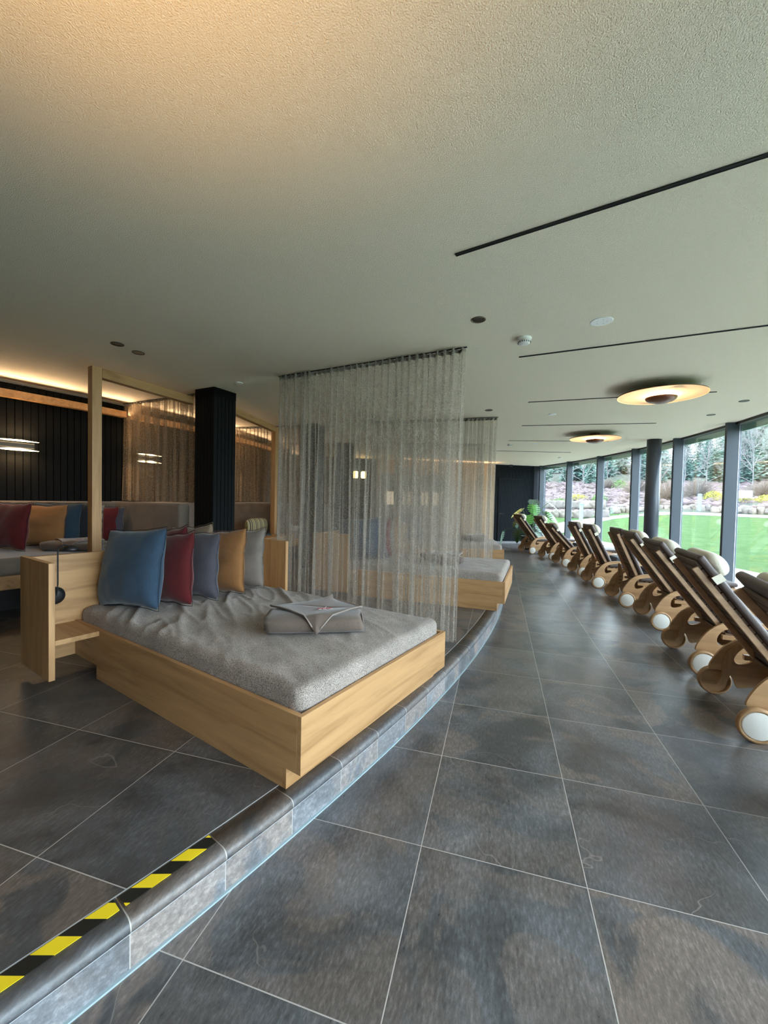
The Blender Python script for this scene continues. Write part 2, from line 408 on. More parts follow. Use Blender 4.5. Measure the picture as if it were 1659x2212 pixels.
# walls closing the room: near end (behind the viewer) and far end
mb = MB(); M0 = frame_at(RB-.3, T0, 0); mb.box(0, RG-RB+.4, -.15, 0, 0, HC, M0); struct(mb.build('wall_near', plain('dark_near_wall', (.14, .12, .10), .9)))
mb = MB(); M0 = frame_at(0, T1, 0)
mb.box(16.72, 18.2, .03, .15, 0, HC, M0)
for i in range(37):
    x = 16.72 + i*.04; mb.box(x+.004, x+.028, 0, .03, .07, HC, M0)
struct(mb.build('wall_far', M_BLACKSLAT2))
struct(MB().box(16.72, 18.2, -.012, .03, 0, .07, M0).build('baseboard_far', plain('grey_stone_skirting', (.24, .24, .25), .4)))
mb = MB().box(12.62, 16.72, .0, .15, 0, HC, M0); struct(mb.build('wall_far_wood', wood('pale_wall_panel', 'z', (.50, .33, .18), (.38, .23, .11), .6, False)))
mb = MB().box(RB-.3, 12.62, .0, .15, 0, HC, M0); struct(mb.build('wall_far_dark', M_BLACKSLAT))
struct(MB().box(18.2, RG+.2, 0, .15, 0, HC, M0).build('trim_6', M_MULL))
# slatted door leaf in the far wall
door = struct(MB().box(16.86, 17.78, -.008, .0, .07, 2.2, M0).build('door_1', M_BLACKSLAT2))
mb = MB()
for i in range(23): mb.box(16.864+i*.04, 16.888+i*.04, -.024, -.008, .07, 2.19, M0)
mb.build('door_slats', M_BLACKSLAT2, door)
MB().box(16.84, 17.80, -.02, 0, 2.195, 2.22, M0).build('door_gap', M_VOID, door)
mb = MB(); mb.box(16.90, 16.94, -.035, -.012, .98, 1.03, M0); mb.box(16.90, 17.04, -.065, -.045, 1.0, 1.02, M0); mb.box(16.90, 16.92, -.05, -.02, 1.0, 1.02, M0)
mb.build('door_handle', M_BLACK, door)
MB().box(16.905, 16.935, -.03, -.012, .88, .91, M0).build('keyhole', M_BLACK, door)
# glazing: one pane per bay between radial fins
FINS = [3.25 + 4.85*k for k in range(-6, 6)]
struct(arc(RG-.1, RG+.1, T0, FINS[0], 0, HC, 30).build('wall_window_side', plain('dark_plaster_wall', (.16, .14, .12), .9)))  # unseen solid wall, put in place of panes to cut the daylight
for k, th in enumerate(FINS):
    M0 = frame_at(RG, th, 0)
    o = struct(MB().box(-.17, 0, -.055, 0, 0, HC, M0).build('window_frame_%d' % (k+1), M_MULL, bevel=.004))
    MB().box(-.012, .03, 0.0, .018, 0, HC-.03, M0).build('glazing_bead', M_EDGE, o)
    MB().box(.0, .06, .018, .035, 0, HC-.03, M0).build('outer_profile', M_MULL, o)
    if k+1 < len(FINS) or True:
        t2 = min(th+4.85, T1)
        if t2 - th > 1:
            p0, p1 = P(RG+.01, th+.1, .03), P(RG+.01, t2-.18, .03)
            mb = MB(); d = (p1-p0); nrm = Vector((d.y, -d.x, 0)).normalized()*.006
            vs = [mb.bm.verts.new(q) for q in (p0-nrm, p1-nrm, p1-nrm+Vector((0,0,HC-.04)), p0-nrm+Vector((0,0,HC-.04)))]
            vs2 = [mb.bm.verts.new(v.co+2*nrm) for v in vs]
            mb.bm.faces.new(vs); mb.bm.faces.new(vs2[::-1])
            for i in range(4): mb.bm.faces.new((vs[i], vs[(i+1)%4], vs2[(i+1)%4], vs2[i]))
            struct(mb.build('window_%d' % (k+1), M_GLASS))
struct(arc(RG-.06, RG+.05, T0, T1, HC-.035, HC, 120).build('trim_7', M_BLACK))
struct(arc(RG-.05, RG+.06, T0, T1, 0, .035, 120).build('trim_8', M_MULL))
struct(arc(RG+.10, RG+.13, T0, T1, HC-.115, HC+.2, 120).build('trim_9', plain('pale_green_fascia', (.20, .32, .25), .7)))

# ------------------------------------------------------------------ ceiling fittings
def slot(th, r0, r1, wd, label):
    M0 = frame_at(0, th, 0)
    o = MB().box(r0, r1, -wd/2, wd/2, HC-.006, HC-.0004, M0).build('linear_diffuser', M_VOID); tag(o, label, 'air vent', 'linear slots in the ceiling')
    a = MB(); a.box(r0, r1, -wd/2-.0015, -wd/2, HC-.008, HC-.0004, M0); a.box(r0, r1, wd/2, wd/2+.0015, HC-.008, HC-.0004, M0); a.build('slot_rim', M_BLACK, o)
slot(-16.25, 15.27, 17.5, .017, 'long black slot diffuser in the plaster ceiling nearest the viewer')
slot(-9.87, 15.28, 17.5, .010, 'thin black ceiling slot just behind the smoke detector and round speaker')
slot(-3.35, 15.27, 17.28, .008, 'thin ceiling slot crossing behind the larger disc lamp')
slot(2.85, 15.27, 17.28, .008, 'thin faint ceiling slot between the two disc lamps')
slot(9.2, 15.27, 17.25, .008, 'faint ceiling slot beyond the smaller far disc lamp')
slot(15.6, 15.27, 17.25, .008, 'faintest ceiling slot nearest the far black wall')

def downlight(r, th, label, lit=False, rad=.047):
    e = empty('downlight', P(r, th, HC), 0, label, 'ceiling light', 'recessed downlights')
    MB().lathe([(rad+.006, 0), (rad+.006, -.004), (rad, -.005), (rad-.002, -.003), (rad-.004, 0)], 24).build('rim', M_BLACK if not lit else plain('bronze_rim', (.14, .10, .06), .5), e, smooth=True)
    MB().lathe([(rad-.003, -.0015), (rad*.5, -.0012)], 24).build('reflector', plain('dark_reflector', (.05, .04, .03), .3, .5), e)
    return e
def seen_down(r, th, label, lit=False): return downlight(r, th, label, lit)
seen_down(15.14, -13.20, 'recessed downlight with bronze rim left of the smoke detector near the big sheer curtain', True)
seen_down(12.18, -16.50, 'dark recessed downlight, right one of the pair above the nearest bed')
seen_down(12.24, -17.46, 'dark recessed downlight, left one of the pair above the nearest bed')
seen_down(14.75, -1.95, 'small dark downlight above the second bed beside the second curtain')
seen_down(17.77, -1.53, 'small dark downlight near the windows, right of the larger disc lamp')
seen_down(17.77, 1.09, 'small dark downlight near the windows above the round column')
def disc(r, th, rad, hh, name, label, cat, group=None, holes=False):
    e = empty(name, P(r, th, HC), R(th), label, cat, group)
    MB().lathe([(rad, 0), (rad, -hh*.5), (rad*.93, -hh), (0.001, -hh)], 32).build('cover', M_WHITE, e, smooth=False)
    if holes:
        for q in range(5): MB().lathe([(.004, -hh-.0006), (.004, -hh+.001)], 8, Matrix.Translation((.035*math.cos(q*1.26), .035*math.sin(q*1.26), 0))).build('screw_hole', plain('grey_dots', (.3, .3, .3), .6), e)
    return e
disc(15.92, -11.72, .075, .005, 'ceiling_plate', 'flat white round ceiling plate right of the smoke detector', 'ceiling plate', holes=True)
disc(12.25, -11.37, .045, .008, 'ceiling_sensor', 'small white round sensor on the ceiling beside the black pillar', 'sensor')
disc(15.63, -.24, .055, .008, 'ceiling_plate', 'white round ceiling plate between the second curtain and the two disc lamps', 'ceiling plate')
disc(15.90, 10.69, .055, .008, 'ceiling_plate', 'tiny white round ceiling plate beyond the far smoke detector', 'ceiling plate')
disc(17.51, 19.34, .06, .03, 'ceiling_sensor', 'tiny grey sensor on the ceiling close to the farthest windows', 'sensor')
def smoke(r, th, label):
    e = empty('smoke_detector', P(r, th, HC), R(th), label, 'smoke detector')
    MB().lathe([(.055, 0), (.055, -.012), (.052, -.016)], 32).build('base', M_WHITE, e)
    MB().lathe([(.050, -.014), (.050, -.034), (.044, -.044), (.03, -.048), (.002, -.048)], 32).build('housing', M_WHITE, e, smooth=True)
    a = MB()
    for q in range(18):
        a.box(.0445, .051, -.0025, .0025, -.042, -.030, Matrix.Rotation(q*math.pi/9, 4, 'Z'))
    a.build('vents', M_BLACK, e)
smoke(15.38, -11.41, 'white smoke detector with dark vents beside the big curtain corner')
smoke(15.40, 11.08, 'small far smoke detector in front of the third curtain')
# exit sensor above the door
tag(MB().box(17.22, 17.30, -.12, -.02, HC-.07, HC, frame_at(0, T1, 0)).build('door_sensor', M_BLACK), 'small black box on the ceiling above the slatted black door', 'sensor')

def disc_lamp():
    e = empty('disc_lamp', (0, 0, 0))
    MB().lathe([(.085, 0), (.085, -.05), (.075, -.055)], 32).build('canopy', M_COPPER, e, smooth=False)
    n = 24
    prof = [(.06 + .36*i/n, -.055 - .040*(i/n)**2) for i in range(n+1)] + [(.42, -.099)] + [(.06 + .36*i/n, -.059 - .040*(i/n)**2) for i in range(n, -1, -1)]
    MB().lathe(prof, 64).build('dish', M_DISH, e, smooth=True)
    MB().lathe([(.4205, -.0935), (.424, -.096), (.4225, -.0995), (.4185, -.0965)], 64).build('dish_rim', M_DISH, e, smooth=True)
    MB().lathe([(.40*i/10+.02, -.0525-.038*(i/10*.95)**2) for i in range(11)], 48).build('dish_back', M_COPPER, e, smooth=True)
    MB().lathe([(.02, -.06), (.02, -.135)], 12).build('stem', M_COPPER, e)
    prof = [(.150, -.118)] + [(.150*math.cos(R(a)), -.120-.062*math.sin(R(a))) for a in range(0, 90, 10)] + [(.004, -.182)]
    MB().lathe([(.004, -.145), (.146, -.118)] + prof, 40).build('bowl', M_COPPER, e, smooth=True)
    return e
lp = disc_lamp()
tag(lp, 'larger nearer copper disc lamp with glowing dish and dark bowl under the ceiling', 'ceiling light', 'disc lamps')
place(lp, P(16.65, -4.6, HC), 0)
l2 = copy_tree(lp); place(l2, P(16.67, 6.1, HC), 0, 'smaller farther copper disc lamp with glowing dish, seen past the larger one')
for r, th in ((16.65, -4.6), (16.67, 6.1)):
    for q in range(6):
        a = q*math.pi/3
        lamp('disc_lamp_bulb', 'POINT', P(r, th, HC-.120) + Vector((.085*math.cos(a), .085*math.sin(a), 0)), 2.1, (1, .66, .36), .018)

# round column by the windows
pc = P(18.02, 8.55, 0)
struct(MB().lathe([(.125, 0), (.125, HC)], 48).build('column', plain('dark_blue_grey_column', (.042, .050, .066), .38), smooth=True, loc=pc))

# ------------------------------------------------------------------ slatted pillars
def pillar(r0, th0, k):
    M0 = frame_at(r0, th0, 0); mb = MB(); w_ = .335
    mb.box(-w_+.012, -.012, .012, w_-.012, HP, HC, M0)
    nn = 6; s = w_/nn
    for i in range(nn):
        a = i*s+.004; b = (i+1)*s-.004
        mb.box(-.014, 0, a, b, HP, HC, M0); mb.box(-w_, -w_+.014, a, b, HP, HC, M0)
        mb.box(-w_+a, -w_+b, 0, .014, HP, HC, M0); mb.box(-w_+a, -w_+b, w_-.014, w_, HP, HC, M0)
    mb.box(-w_, 0, 0, w_, HC-.10, HC-.002, M0)
    struct(mb.build('wall_pillar_%d' % k, M_BLACKSLAT))
for k, th in enumerate((-22.8, -11.4, .15, 11.5)): pillar(11.85, th, k+1)

# ------------------------------------------------------------------ sheer curtains
def curtain(th, r0, r1, z0, z1, name, label, folds, amp, mtl, seed, skew=.02, col=None, group=None):
    rnd = random.Random(seed)
    M0 = frame_at(0, th, 0)
    e = empty(name, P((r0+r1)/2, th, z0), 0, label, 'curtain', group)
    Mi = M0; n = folds*14; Lr = r1-r0
    ph = [rnd.uniform(.75, 1.3) for _ in range(folds)]; tot = sum(ph)
    bnd = [0]
    for q in ph: bnd.append(bnd[-1]+q/tot)
    am = [rnd.uniform(.5, 1.25) for _ in range(folds)]; sh = [rnd.uniform(-1, 1) for _ in range(folds)]; bd = [rnd.choice([0.25, .5, .9, 1.2]) for _ in range(folds)]
    def fn(u, v):
        k = min(folds-1, max(0, next((i for i in range(folds) if bnd[i+1] >= u), folds-1)))
        f = (u-bnd[k])/(bnd[k+1]-bnd[k])
        top = v
        yt = amp*math.sin(2*math.pi*f)*am[k]
        yb = amp*(.40*math.sin(2*math.pi*f)*bd[k] + 1.25*math.sin(2*math.pi*u*folds/2.6+seed+1.2*math.sin(u*9)) + .4*math.sin(2*math.pi*u*3.1))
        y = yt*(top) + yb*(1-top)
        x = r0 + u*Lr + (.018*math.sin(4*math.pi*f)*am[k])*(1) + .035*sh[k]*math.sin(math.pi*u)*(1-v)**.8
        if u > .999 or u < .001: y *= .3
        x -= skew*(1-v)*u
        return e_inv @ (Mi @ Vector((x, y, z0 + (z1-z0)*v)))
    e_inv = Matrix.Translation(-e.location)
    mb = MB(); mb.grid(n, 14, fn); mb.build('sheer_fabric', mtl, e, smooth=True)
    # heading tape and rail
    mb = MB(); mb.grid(n, 1, lambda u, v: fn(u, 1 - .012 + .012*v) + Vector((0, 0, 0))); mb.build('heading_tape', plain('grey_heading_tape', (.20, .19, .17), .8), e, smooth=True)
    mb = MB(); A = e_inv @ Mi
    mb.box(r0-.01, r1+.01, -.006, .006, z1+.004, z1+.012, A); mb.build('curtain_rail', M_BLACK, e)
    # hem edge, a doubled strip
    mb = MB(); mb.grid(2, 14, lambda u, v: fn(1-.006*(1-u), v)+Vector((.001, -.001, 0))); mb.build('side_hem', mtl, e, smooth=True)
    mb = MB(); mb.grid(n, 1, lambda u, v: fn(u, .012*v)+Vector((0, 0, .0))); mb.build('bottom_hem', mtl, e, smooth=True)
    return e
G = 'sheer dividing curtains'
curtain(-11.45, 12.87, 14.91, HP+.012, HC-.014, 'sheer_curtain', 'large sheer grey floor-length curtain hanging right behind the nearest bed', 30, .042, M_SHEER, 3, group=G)
curtain(-.02, 12.85, 14.86, HP+.012, HC-.014, 'sheer_curtain', 'second sheer curtain, half hidden behind the large one, beside the second bed', 30, .042, M_SHEER, 5, group=G)
curtain(11.2, 12.85, 14.86, HP+.012, HC-.014, 'sheer_curtain', 'third sheer curtain, farthest one in front of the warm wooden wall', 26, .042, M_SHEER, 8, group=G)
for th, nm in ((-10.75, 'beige sheer curtain above the sofa back left of the black pillar'), (.75, 'beige sheer curtain above the sofa right of the black pillar, around the hanging wooden post'), (12.2, 'farthest beige sheer curtain above a sofa back near the far wall')):
    curtain(th, 9.86, 11.48, 1.285, HC-.014, 'alcove_curtain', nm, 22, .038, M_SHEERW, int(th*10)+200, skew=0, group='sheer curtains over the sofa backs')

# ------------------------------------------------------------------ beds
def soft_box(mb, x0, x1, y0, y1, z0, z1, rad, nx, ny, top):
    """cushion block: rounded rim, top displaced by top(x,y)"""
    def ring(t):  # t 0 bottom .. 1 top centre
        pass
    prof = [(0, z0), (0, z0+(z1-z0-rad)*.5), (0, z1-rad)] + [(rad*(1-math.cos(R(a))), z1-rad+rad*math.sin(R(a))) for a in (22, 45, 67, 90)]
    bm = mb.bm; rings = []
    def pt(u, v, ins, z):
        xa, xb, ya, yb = x0+ins, x1-ins, y0+ins, y1-ins; return Vector((xa+(xb-xa)*u, ya+(yb-ya)*v, z))
    per = [(i/nx, 0) for i in range(nx)] + [(1, j/ny) for j in range(ny)] + [(1-i/nx, 1) for i in range(nx)] + [(0, 1-j/ny) for j in range(ny)]
    for ins, z in prof:
        row = []
        for u, v in per:
            p = pt(u, v, ins, z)
            # round the vertical corners
            cxn, cyn = min(max(p.x, x0+rad*1.2), x1-rad*1.2), min(max(p.y, y0+rad*1.2), y1-rad*1.2)
            d = Vector((p.x-cxn, p.y-cyn)); 
            if abs(d.x) > 1e-6 and abs(d.y) > 1e-6:
                m = max(abs(d.x), abs(d.y)); d = d.normalized()*m; p.x, p.y = cxn+d.x, cyn+d.y
            f = (z-z0)/(z1-z0)
            p.z += top(p.x, p.y)*f**3
            p.x += .004*noise.noise(Vector((p.x*6, p.y*6, z*9))); p.y += .006*noise.noise(Vector((p.x*6+9, p.y*6, z*9)))
            row.append(bm.verts.new(p))
        rings.append(row)
    n = len(per)
    for A, B in zip(rings, rings[1:]):
        for k in range(n): bm.faces.new((A[k], A[(k+1)%n], B[(k+1)%n], B[k]))
    G_ = [[None]*(ny+1) for _ in range(nx+1)]
    for k, (u, v) in enumerate(per): G_[round(u*nx)][round(v*ny)] = rings[-1][k]
    for i in range(1, nx):
        for j in range(1, ny):
            p = pt(i/nx, j/ny, rad, z1); p.z += top(p.x, p.y); G_[i][j] = bm.verts.new(p)
    for i in range(nx):
        for j in range(ny): bm.faces.new((G_[i][j], G_[i+1][j], G_[i+1][j+1], G_[i][j+1]))
    bm.faces.new(rings[0][::-1])
def wrinkle(seed, amt=1):
    def f(x, y):
        q = Vector((x*1.2+seed, y*1.2, seed))
        wv = noise.noise(q)*.010
        s = x*.50 + y*.86                    # long creases running across the cover
        t = -x*.86 + y*.50
        a = noise.noise(Vector((t*1.1+seed, s*5.0, 3+seed)))
        b = noise.noise(Vector((t*2.2+4, s*12+seed, 7)))
        ridge = (1-abs(a))**7*.019 + (1-abs(b))**8*.011
        return amt*(wv + ridge*(.35+.65*max(0, math.sin(2.2*(x+2.3)))) - .014)
    return f
BASE = plain('plinth', (.4, .3, .2))
def make_bed(seed):
    e = empty('daybed', (0, 0, 0)); z = lambda h: h-HP
    t = .024
    for sgn, nm in ((-1, 'side_board'), (1, 'side_board')):
        MB().box(-2.211, -t, sgn*.683-(t if sgn > 0 else 0), sgn*.683+(t if sgn < 0 else 0), z(.238), z(.481)).build(nm, OAK['x'], e, bevel=.0015)
    MB().box(-t+.0006, 0, -.683, .683, z(.238), z(.481)).build('foot_board', OAK['y'], e, bevel=.0015)
    MB().box(-2.2, -t, -.66, .66, z(.25), z(.36)).build('slatted_base', OAK['x'], e)
    a = MB(); a.box(-1.871, -.083-t, -.6825, -.66, 0, z(.2375)); a.box(-1.871, -.083-t, .66, .6825, 0, z(.2375)); a.box(-1.871, -1.85, -.66, .66, 0, z(.2375))
    a.build('plinth_side', OAK['x'], e, bevel=.001)
    MB().box(-.083-t+.0006, -.083, -.6825, .6825, 0, z(.2375)).build('plinth_front', OAK['y'], e, bevel=.001)
    MB().box(-2.244, -2.2115, -.919, .919, z(.238), z(.947)).build('headboard', OAK['y'], e, bevel=.0015)
    for sgn in (-1, 1):
        y0, y1 = sorted((sgn*.919, sgn*.951))
        MB().box(-2.318, -1.824, y0, y1, z(.235), z(.947)).build('side_panel', OAK['z'], e, bevel=.0015)
        y0, y1 = sorted((sgn*.6835, sgn*.9185))
        MB().box(-2.211, -1.826, y0, y1, z(.443), z(.474)).build('shelf', OAK['x'] if sgn < 0 else OAK['x'], e, bevel=.0015)
        # reading lamp: round base on the headboard, goose neck, shallow head
        yb = -.80 if sgn < 0 else .885
        b = MB().lathe([(.058, 0), (.060, .004), (.054, .022), (.03, .030), (.002, .032)], 32, Matrix.Translation((-2.211, yb, z(.672))) @ Matrix.Rotation(math.pi/2, 4, 'Y')).build('lamp_base', M_BLACK, e, smooth=True)
        pts = [(-2.185, yb, z(.672)), (-2.165, yb, z(.72)), (-2.155, yb, z(.76)), (-2.155, yb, z(.95)), (-2.155, yb, z(.99)), (-2.152, yb+.010, z(1.012)), (-2.148, yb+.032, z(1.020)), (-2.145, yb+.06, z(1.012))]
        MB().tube(pts, .0048, 8).build('lamp_neck', M_BLACK, b)
        MB().lathe([(.046, 0), (.047, .004), (.042, .018), (.028, .029), (.012, .035), (.002, .036)], 28, Matrix.Translation((-2.145, yb+.072, z(.982)))).build('lamp_head', M_BLACK, b, smooth=True)
    mb = MB(); soft_box(mb, -2.206, -.032, -.652, .652, z(.345), z(.578), .045, 150, 100, wrinkle(seed))
    mb.build('mattress', M_MATT, e, smooth=True)
    return e
BA = [(-17.73, Vector((-.536, 2.123, HP)))]
bed1 = make_bed(1.3); place(bed1, BA[0][1], R(-17.73), 'nearest oak daybed with grey mattress, five leaning cushions and one folded blanket')
tag(bed1, cat='bed', group='oak daybeds along the step')
def bed_pose(th): return P(15.11, th, HP), R(th-.9)
BEDS = [(bed1, BA[0][1], R(-17.73))]
for th, lab in ((-4.10, 'second oak daybed, its foot end sticking out right of the large sheer curtain'), (8.35, 'third oak daybed behind the second one, seen through the second curtain'),
                (-29.9, 'oak daybed behind the viewer, left of the hazard tape')):
    if th < -20: continue
    b = copy_tree(bed1); loc, rz = bed_pose(th); place(b, loc, rz, lab); BEDS.append((b, loc, rz))

# ------------------------------------------------------------------ cushions
def make_cushion(wd, ht, th, m, seed, name='cushion', piping=True, dark=None):
    """standing cushion: width along x, height along z, thickness along y; origin at bottom centre"""
    rnd = random.Random(seed); e = empty(name, (0, 0, 0))
    n = 18
    def side(sg):
        def fn(u, v):
            a, b = 2*u-1, 2*v-1
            # edges drawn in between pointed corners
            px = a*(1-.075*(1-b*b)) ; pz = b*(1-.075*(1-a*a))
            t = max(0, (1-abs(a)**2.6))*max(0, (1-abs(b)**2.6)); t = t**.55
            sag = 1 + .22*(-b)
            wob = 1 + .16*noise.noise(Vector((a*2.2+seed, b*2.2, sg*3))) + .05*noise.noise(Vector((a*7, b*7+seed, sg)))
            fold = -.05*t*(max(0, 1-abs(noise.noise(Vector((a*1.2+b*2.5+seed, b*2, 2+sg)))*5)))*abs(b)
            y = sg*th/2*(t*sag*wob + fold)
            bx = .018*noise.noise(Vector((b*2.5, seed, 1))); bz = .014*noise.noise(Vector((a*2.5, seed, 5)))
            return Vector((px*wd/2 + bx, y, ht/2 + pz*ht/2 + bz + .003))
        return fn
    mb = MB(); mb.grid(n, n, side(1)); mb.grid(n, n, side(-1)); bmesh.ops.remove_doubles(mb.bm, verts=mb.bm.verts, dist=1e-4)
    mb.build('cover', m, e, smooth=True, subsurf=1)
    if piping:
        f = side(0.0001); pts = [f(i/n, 0) for i in range(n)] + [f(1, j/n) for j in range(n)] + [f(1-i/n, 1) for i in range(n)] + [f(0, 1-j/n) for j in range(n+1)]
        MB().tube(pts, .0025, 6, cap=False).build('piping', dark or m, e, smooth=True)
    return e
DK = {k: plain('piping_'+k, c, .9) for k, c in dict(blue=(.012, .025, .045), red=(.045, .004, .008), slate=(.05, .05, .065), ochre=(.13, .05, .015), taupe=(.15, .13, .12), beige=(.15, .10, .06), navy=(.01, .015, .02), black=(.005, .005, .005)).items()}
SZ = dict(blue=(.64, .57, .22), red=(.60, .53, .17), slate=(.60, .52, .18), ochre=(.60, .53, .17), taupe=(.60, .52, .17))
PROTO = {k: make_cushion(*SZ[k], PIL[k], i*3.7+1, dark=DK[k]) for i, k in enumerate(SZ)}
PROTO['beige'] = make_cushion(.58, .54, .16, PIL['beige'], 21, dark=DK['beige'])
used = set()
def cushion(kind, loc, rz, label, group, rx=0, ry=0, sc=1):
    p = PROTO[kind]
    o = p if kind not in used else copy_tree(p); used.add(kind)
    place(o, loc, rz, label, group, rx, ry); o['category'] = 'cushion'; o.scale = (sc,)*3; return o
def on_bed(bi, u, v, z):
    b, loc, rz = BEDS[bi]; return loc + Matrix.Rotation(rz, 3, 'Z') @ Vector((u, v, z-HP))
GC = 'cushions leaning on the nearest daybed'
zt = .572
for kind, u, v, yaw, lean, tilt, lab in (
    ('blue', -1.865, -.50, 9, -10, -4, 'large blue cushion standing first and nearest on the bed'),
    ('red', -1.79, -.275, 5, -6, -5, 'wine red cushion standing between the blue and slate grey cushions'),
    ('slate', -1.83, -.045, 4, -5, -3, 'smooth slate grey cushion in the middle of the cushion row'),
    ('ochre', -1.80, .165, 6, -7, -5, 'ochre orange cushion standing between the slate and taupe cushions'),
    ('taupe', -1.83, .37, 8, -9, -6, 'taupe satin cushion with piping, last in the row by the right panel')):
    cushion(kind, on_bed(0, u, v, zt), BEDS[0][2]+R(yaw), lab, GC, R(lean), R(tilt))
cushion('red', on_bed(0, -2.0, -.16, zt+.012), BEDS[0][2]+R(2), 'wine red cushion of which only the top corner shows behind the blue one', GC, R(-4), R(-8))
cushion('beige', on_bed(0, -2.0, .05, zt+.02), BEDS[0][2]+R(2), 'beige cushion whose top edge shows above the red cushion, behind the row', GC, R(-4), R(-6))
GC2 = 'cushions on the daybeds seen through the sheer curtains'
for bi, rows_ in ((1, (('blue', -.50), ('navy_', -.27), ('red', -.13), ('taupe', .05), ('ochre', .25))), (2, (('blue', -.5), ('taupe', -.28), ('beige', .0)))):
    for kind, v in rows_:
        kk = 'slate' if kind == 'navy_' else kind
        nm = {1: 'second', 2: 'third'}[bi]
        cushion(kk, on_bed(bi, -1.85, v, zt), BEDS[bi][2]+R(6), '%s cushion on the %s daybed, seen through sheer curtain' % ({'blue': 'blue', 'slate': 'slate grey', 'red': 'wine red', 'taupe': 'taupe', 'ochre': 'ochre', 'beige': 'beige'}[kk], nm), GC2, R(-6), R(-4))

# ------------------------------------------------------------------ folded blankets with an embroidered mark
def make_blanket():
    e = empty('folded_blanket', (0, 0, 0))
    # rolled-over body: rounded block, two layers, soft dents
    def body(u, v):
        a = 2*math.pi*u; w_, h_ = .150, .050
        ca, sa = math.cos(a), math.sin(a)
        y = w_*math.copysign(abs(ca)**.55, ca); z = h_ + h_*math.copysign(abs(sa)**.6, sa)
        x = -.27 + .56*v
        k = 1 - .10*(2*v-1)**6
        z *= (1 + .10*noise.noise(Vector((x*6, y*9, 1))) + .05*math.sin(v*9))*(.93+.07*k)
        y *= k*(1+.05*noise.noise(Vector((x*5, 3, z*5))))
        return Vector((x + .012*noise.noise(Vector((y*20, z*30, 2)))+.012*math.sin(2*a), y, max(z, .002)))
    mb = MB(); mb.grid(36, 22, body); bmesh.ops.remove_doubles(mb.bm, verts=mb.bm.verts, dist=1e-4); bmesh.ops.holes_fill(mb.bm, edges=mb.bm.edges)
    mb.build('folded_body', M_FLEECE, e, smooth=True)
    # inner spiral of folded layers visible at both ends
    for sx in (-1, 1):
        a = MB()
        for q in range(3):
            pts = [Vector((.0, math.cos(R(t))*(.13-.035*q), .05+math.sin(R(t))*(.040-.011*q))) for t in range(-60, 250, 18)]
            a.tube([p+Vector((-.272 if sx < 0 else .292, 0, 0)) for p in pts], .004, 6)
        a.build('fold_edge', M_FLEECE, e, smooth=True)
    # loose flap laid over the body, its corner hanging on the near side
    A, B_, C_ = Vector((-.27, .10, .108)), Vector((.30, .02, .108)), Vector((.02, -.20, .022))
    Dk = Vector((.12, .26, .100))
    def flap(u, v):
        p = A.lerp(B_, u); tip = C_
        q = p.lerp(tip, v)
        d = max(0, -q.y-.13)/.07
        z = .112 if q.y > -.13 else .112 - .085*min(1, d)
        if q.y > .12: z = .112
        return Vector((q.x, q.y, z + .006*math.sin(u*7+v*5)))
    mb = MB(); mb.grid(22, 22, flap); bmesh.ops.remove_doubles(mb.bm, verts=mb.bm.verts, dist=1e-4)
    fl = mb.build('corner_flap', M_FLEECE, e, smooth=True, solid=.008)
    def back(u, v):
        p = A.lerp(B_, u); q = p.lerp(Dk, v)
        return Vector((q.x, q.y, .112 + .030*v*(1-abs(2*u-1)) + .004*math.sin(u*6)))
    mb = MB(); mb.grid(16, 14, back); bmesh.ops.remove_doubles(mb.bm, verts=mb.bm.verts, dist=1e-4)
    mb.build('rear_flap', M_FLEECE, e, smooth=True, solid=.008)
    hem = MB(); hem.tube([flap(1, t/12)+Vector((0, 0, .006)) for t in range(12)], .004, 6); hem.tube([back(1, t/12)+Vector((0, 0, .006)) for t in range(12)], .004, 6)
    hem.tube([flap(0, t/12)+Vector((0, 0, .006)) for t in range(12)], .004, 6)
    hem.build('hem', plain('pale_taupe_hem', (.30, .25, .22), .9), e, smooth=True)
    # embroidery: red wordmark, a white stroke and a small second line
    Mt = Matrix.Translation((.075, -.015, .1215)) @ Matrix.Rotation(R(8), 4, 'Z')
    rnd = random.Random(4); a = MB(); x = -.05
    for i in range(9):
        wl = rnd.uniform(.006, .010)
        a.box(x, x+wl*.35, -.007, .007 if i % 3 else .010, 0, .002, Mt); a.box(x, x+wl, -.007, -.0035, 0, .002, Mt)
        if i % 2: a.box(x, x+wl, .003, .0065, 0, .002, Mt)
        x += wl+.0025
    a.build('red_embroidery', plain('red_thread', (.55, .03, .06), .7), fl)
    a = MB(); a.tube([Mt @ Vector((-.005+.004*k, .012+.008*k, .001)) for k in range(4)], .0016, 6); a.box(-.048, -.028, -.016, -.011, 0, .0018, Mt)
    a.box(-.02, .0, -.016, -.012, 0, .0018, Mt); a.box(.02, .045, -.016, -.012, 0, .0018, Mt)
    a.build('pale_embroidery', plain('pale_thread', (.62, .60, .58), .7), fl)
    return e
bk = make_blanket(); tag(bk, 'folded taupe fleece blanket with red embroidery lying on the nearest daybed', 'blanket', 'folded fleece blankets')
place(bk, on_bed(0, -.555, -.03, .578), BEDS[0][2]+R(42))
for bi, u, v, rz, lab in ((1, -.86, -.12, -38, 'folded taupe blanket on the second daybed at the curtain edge'), (2, -.55, .05, -40, 'folded blanket on the third daybed, pale edge showing past the second curtain')):
    c = copy_tree(bk); place(c, on_bed(bi, u, v, .578), BEDS[bi][2]+R(rz), lab)

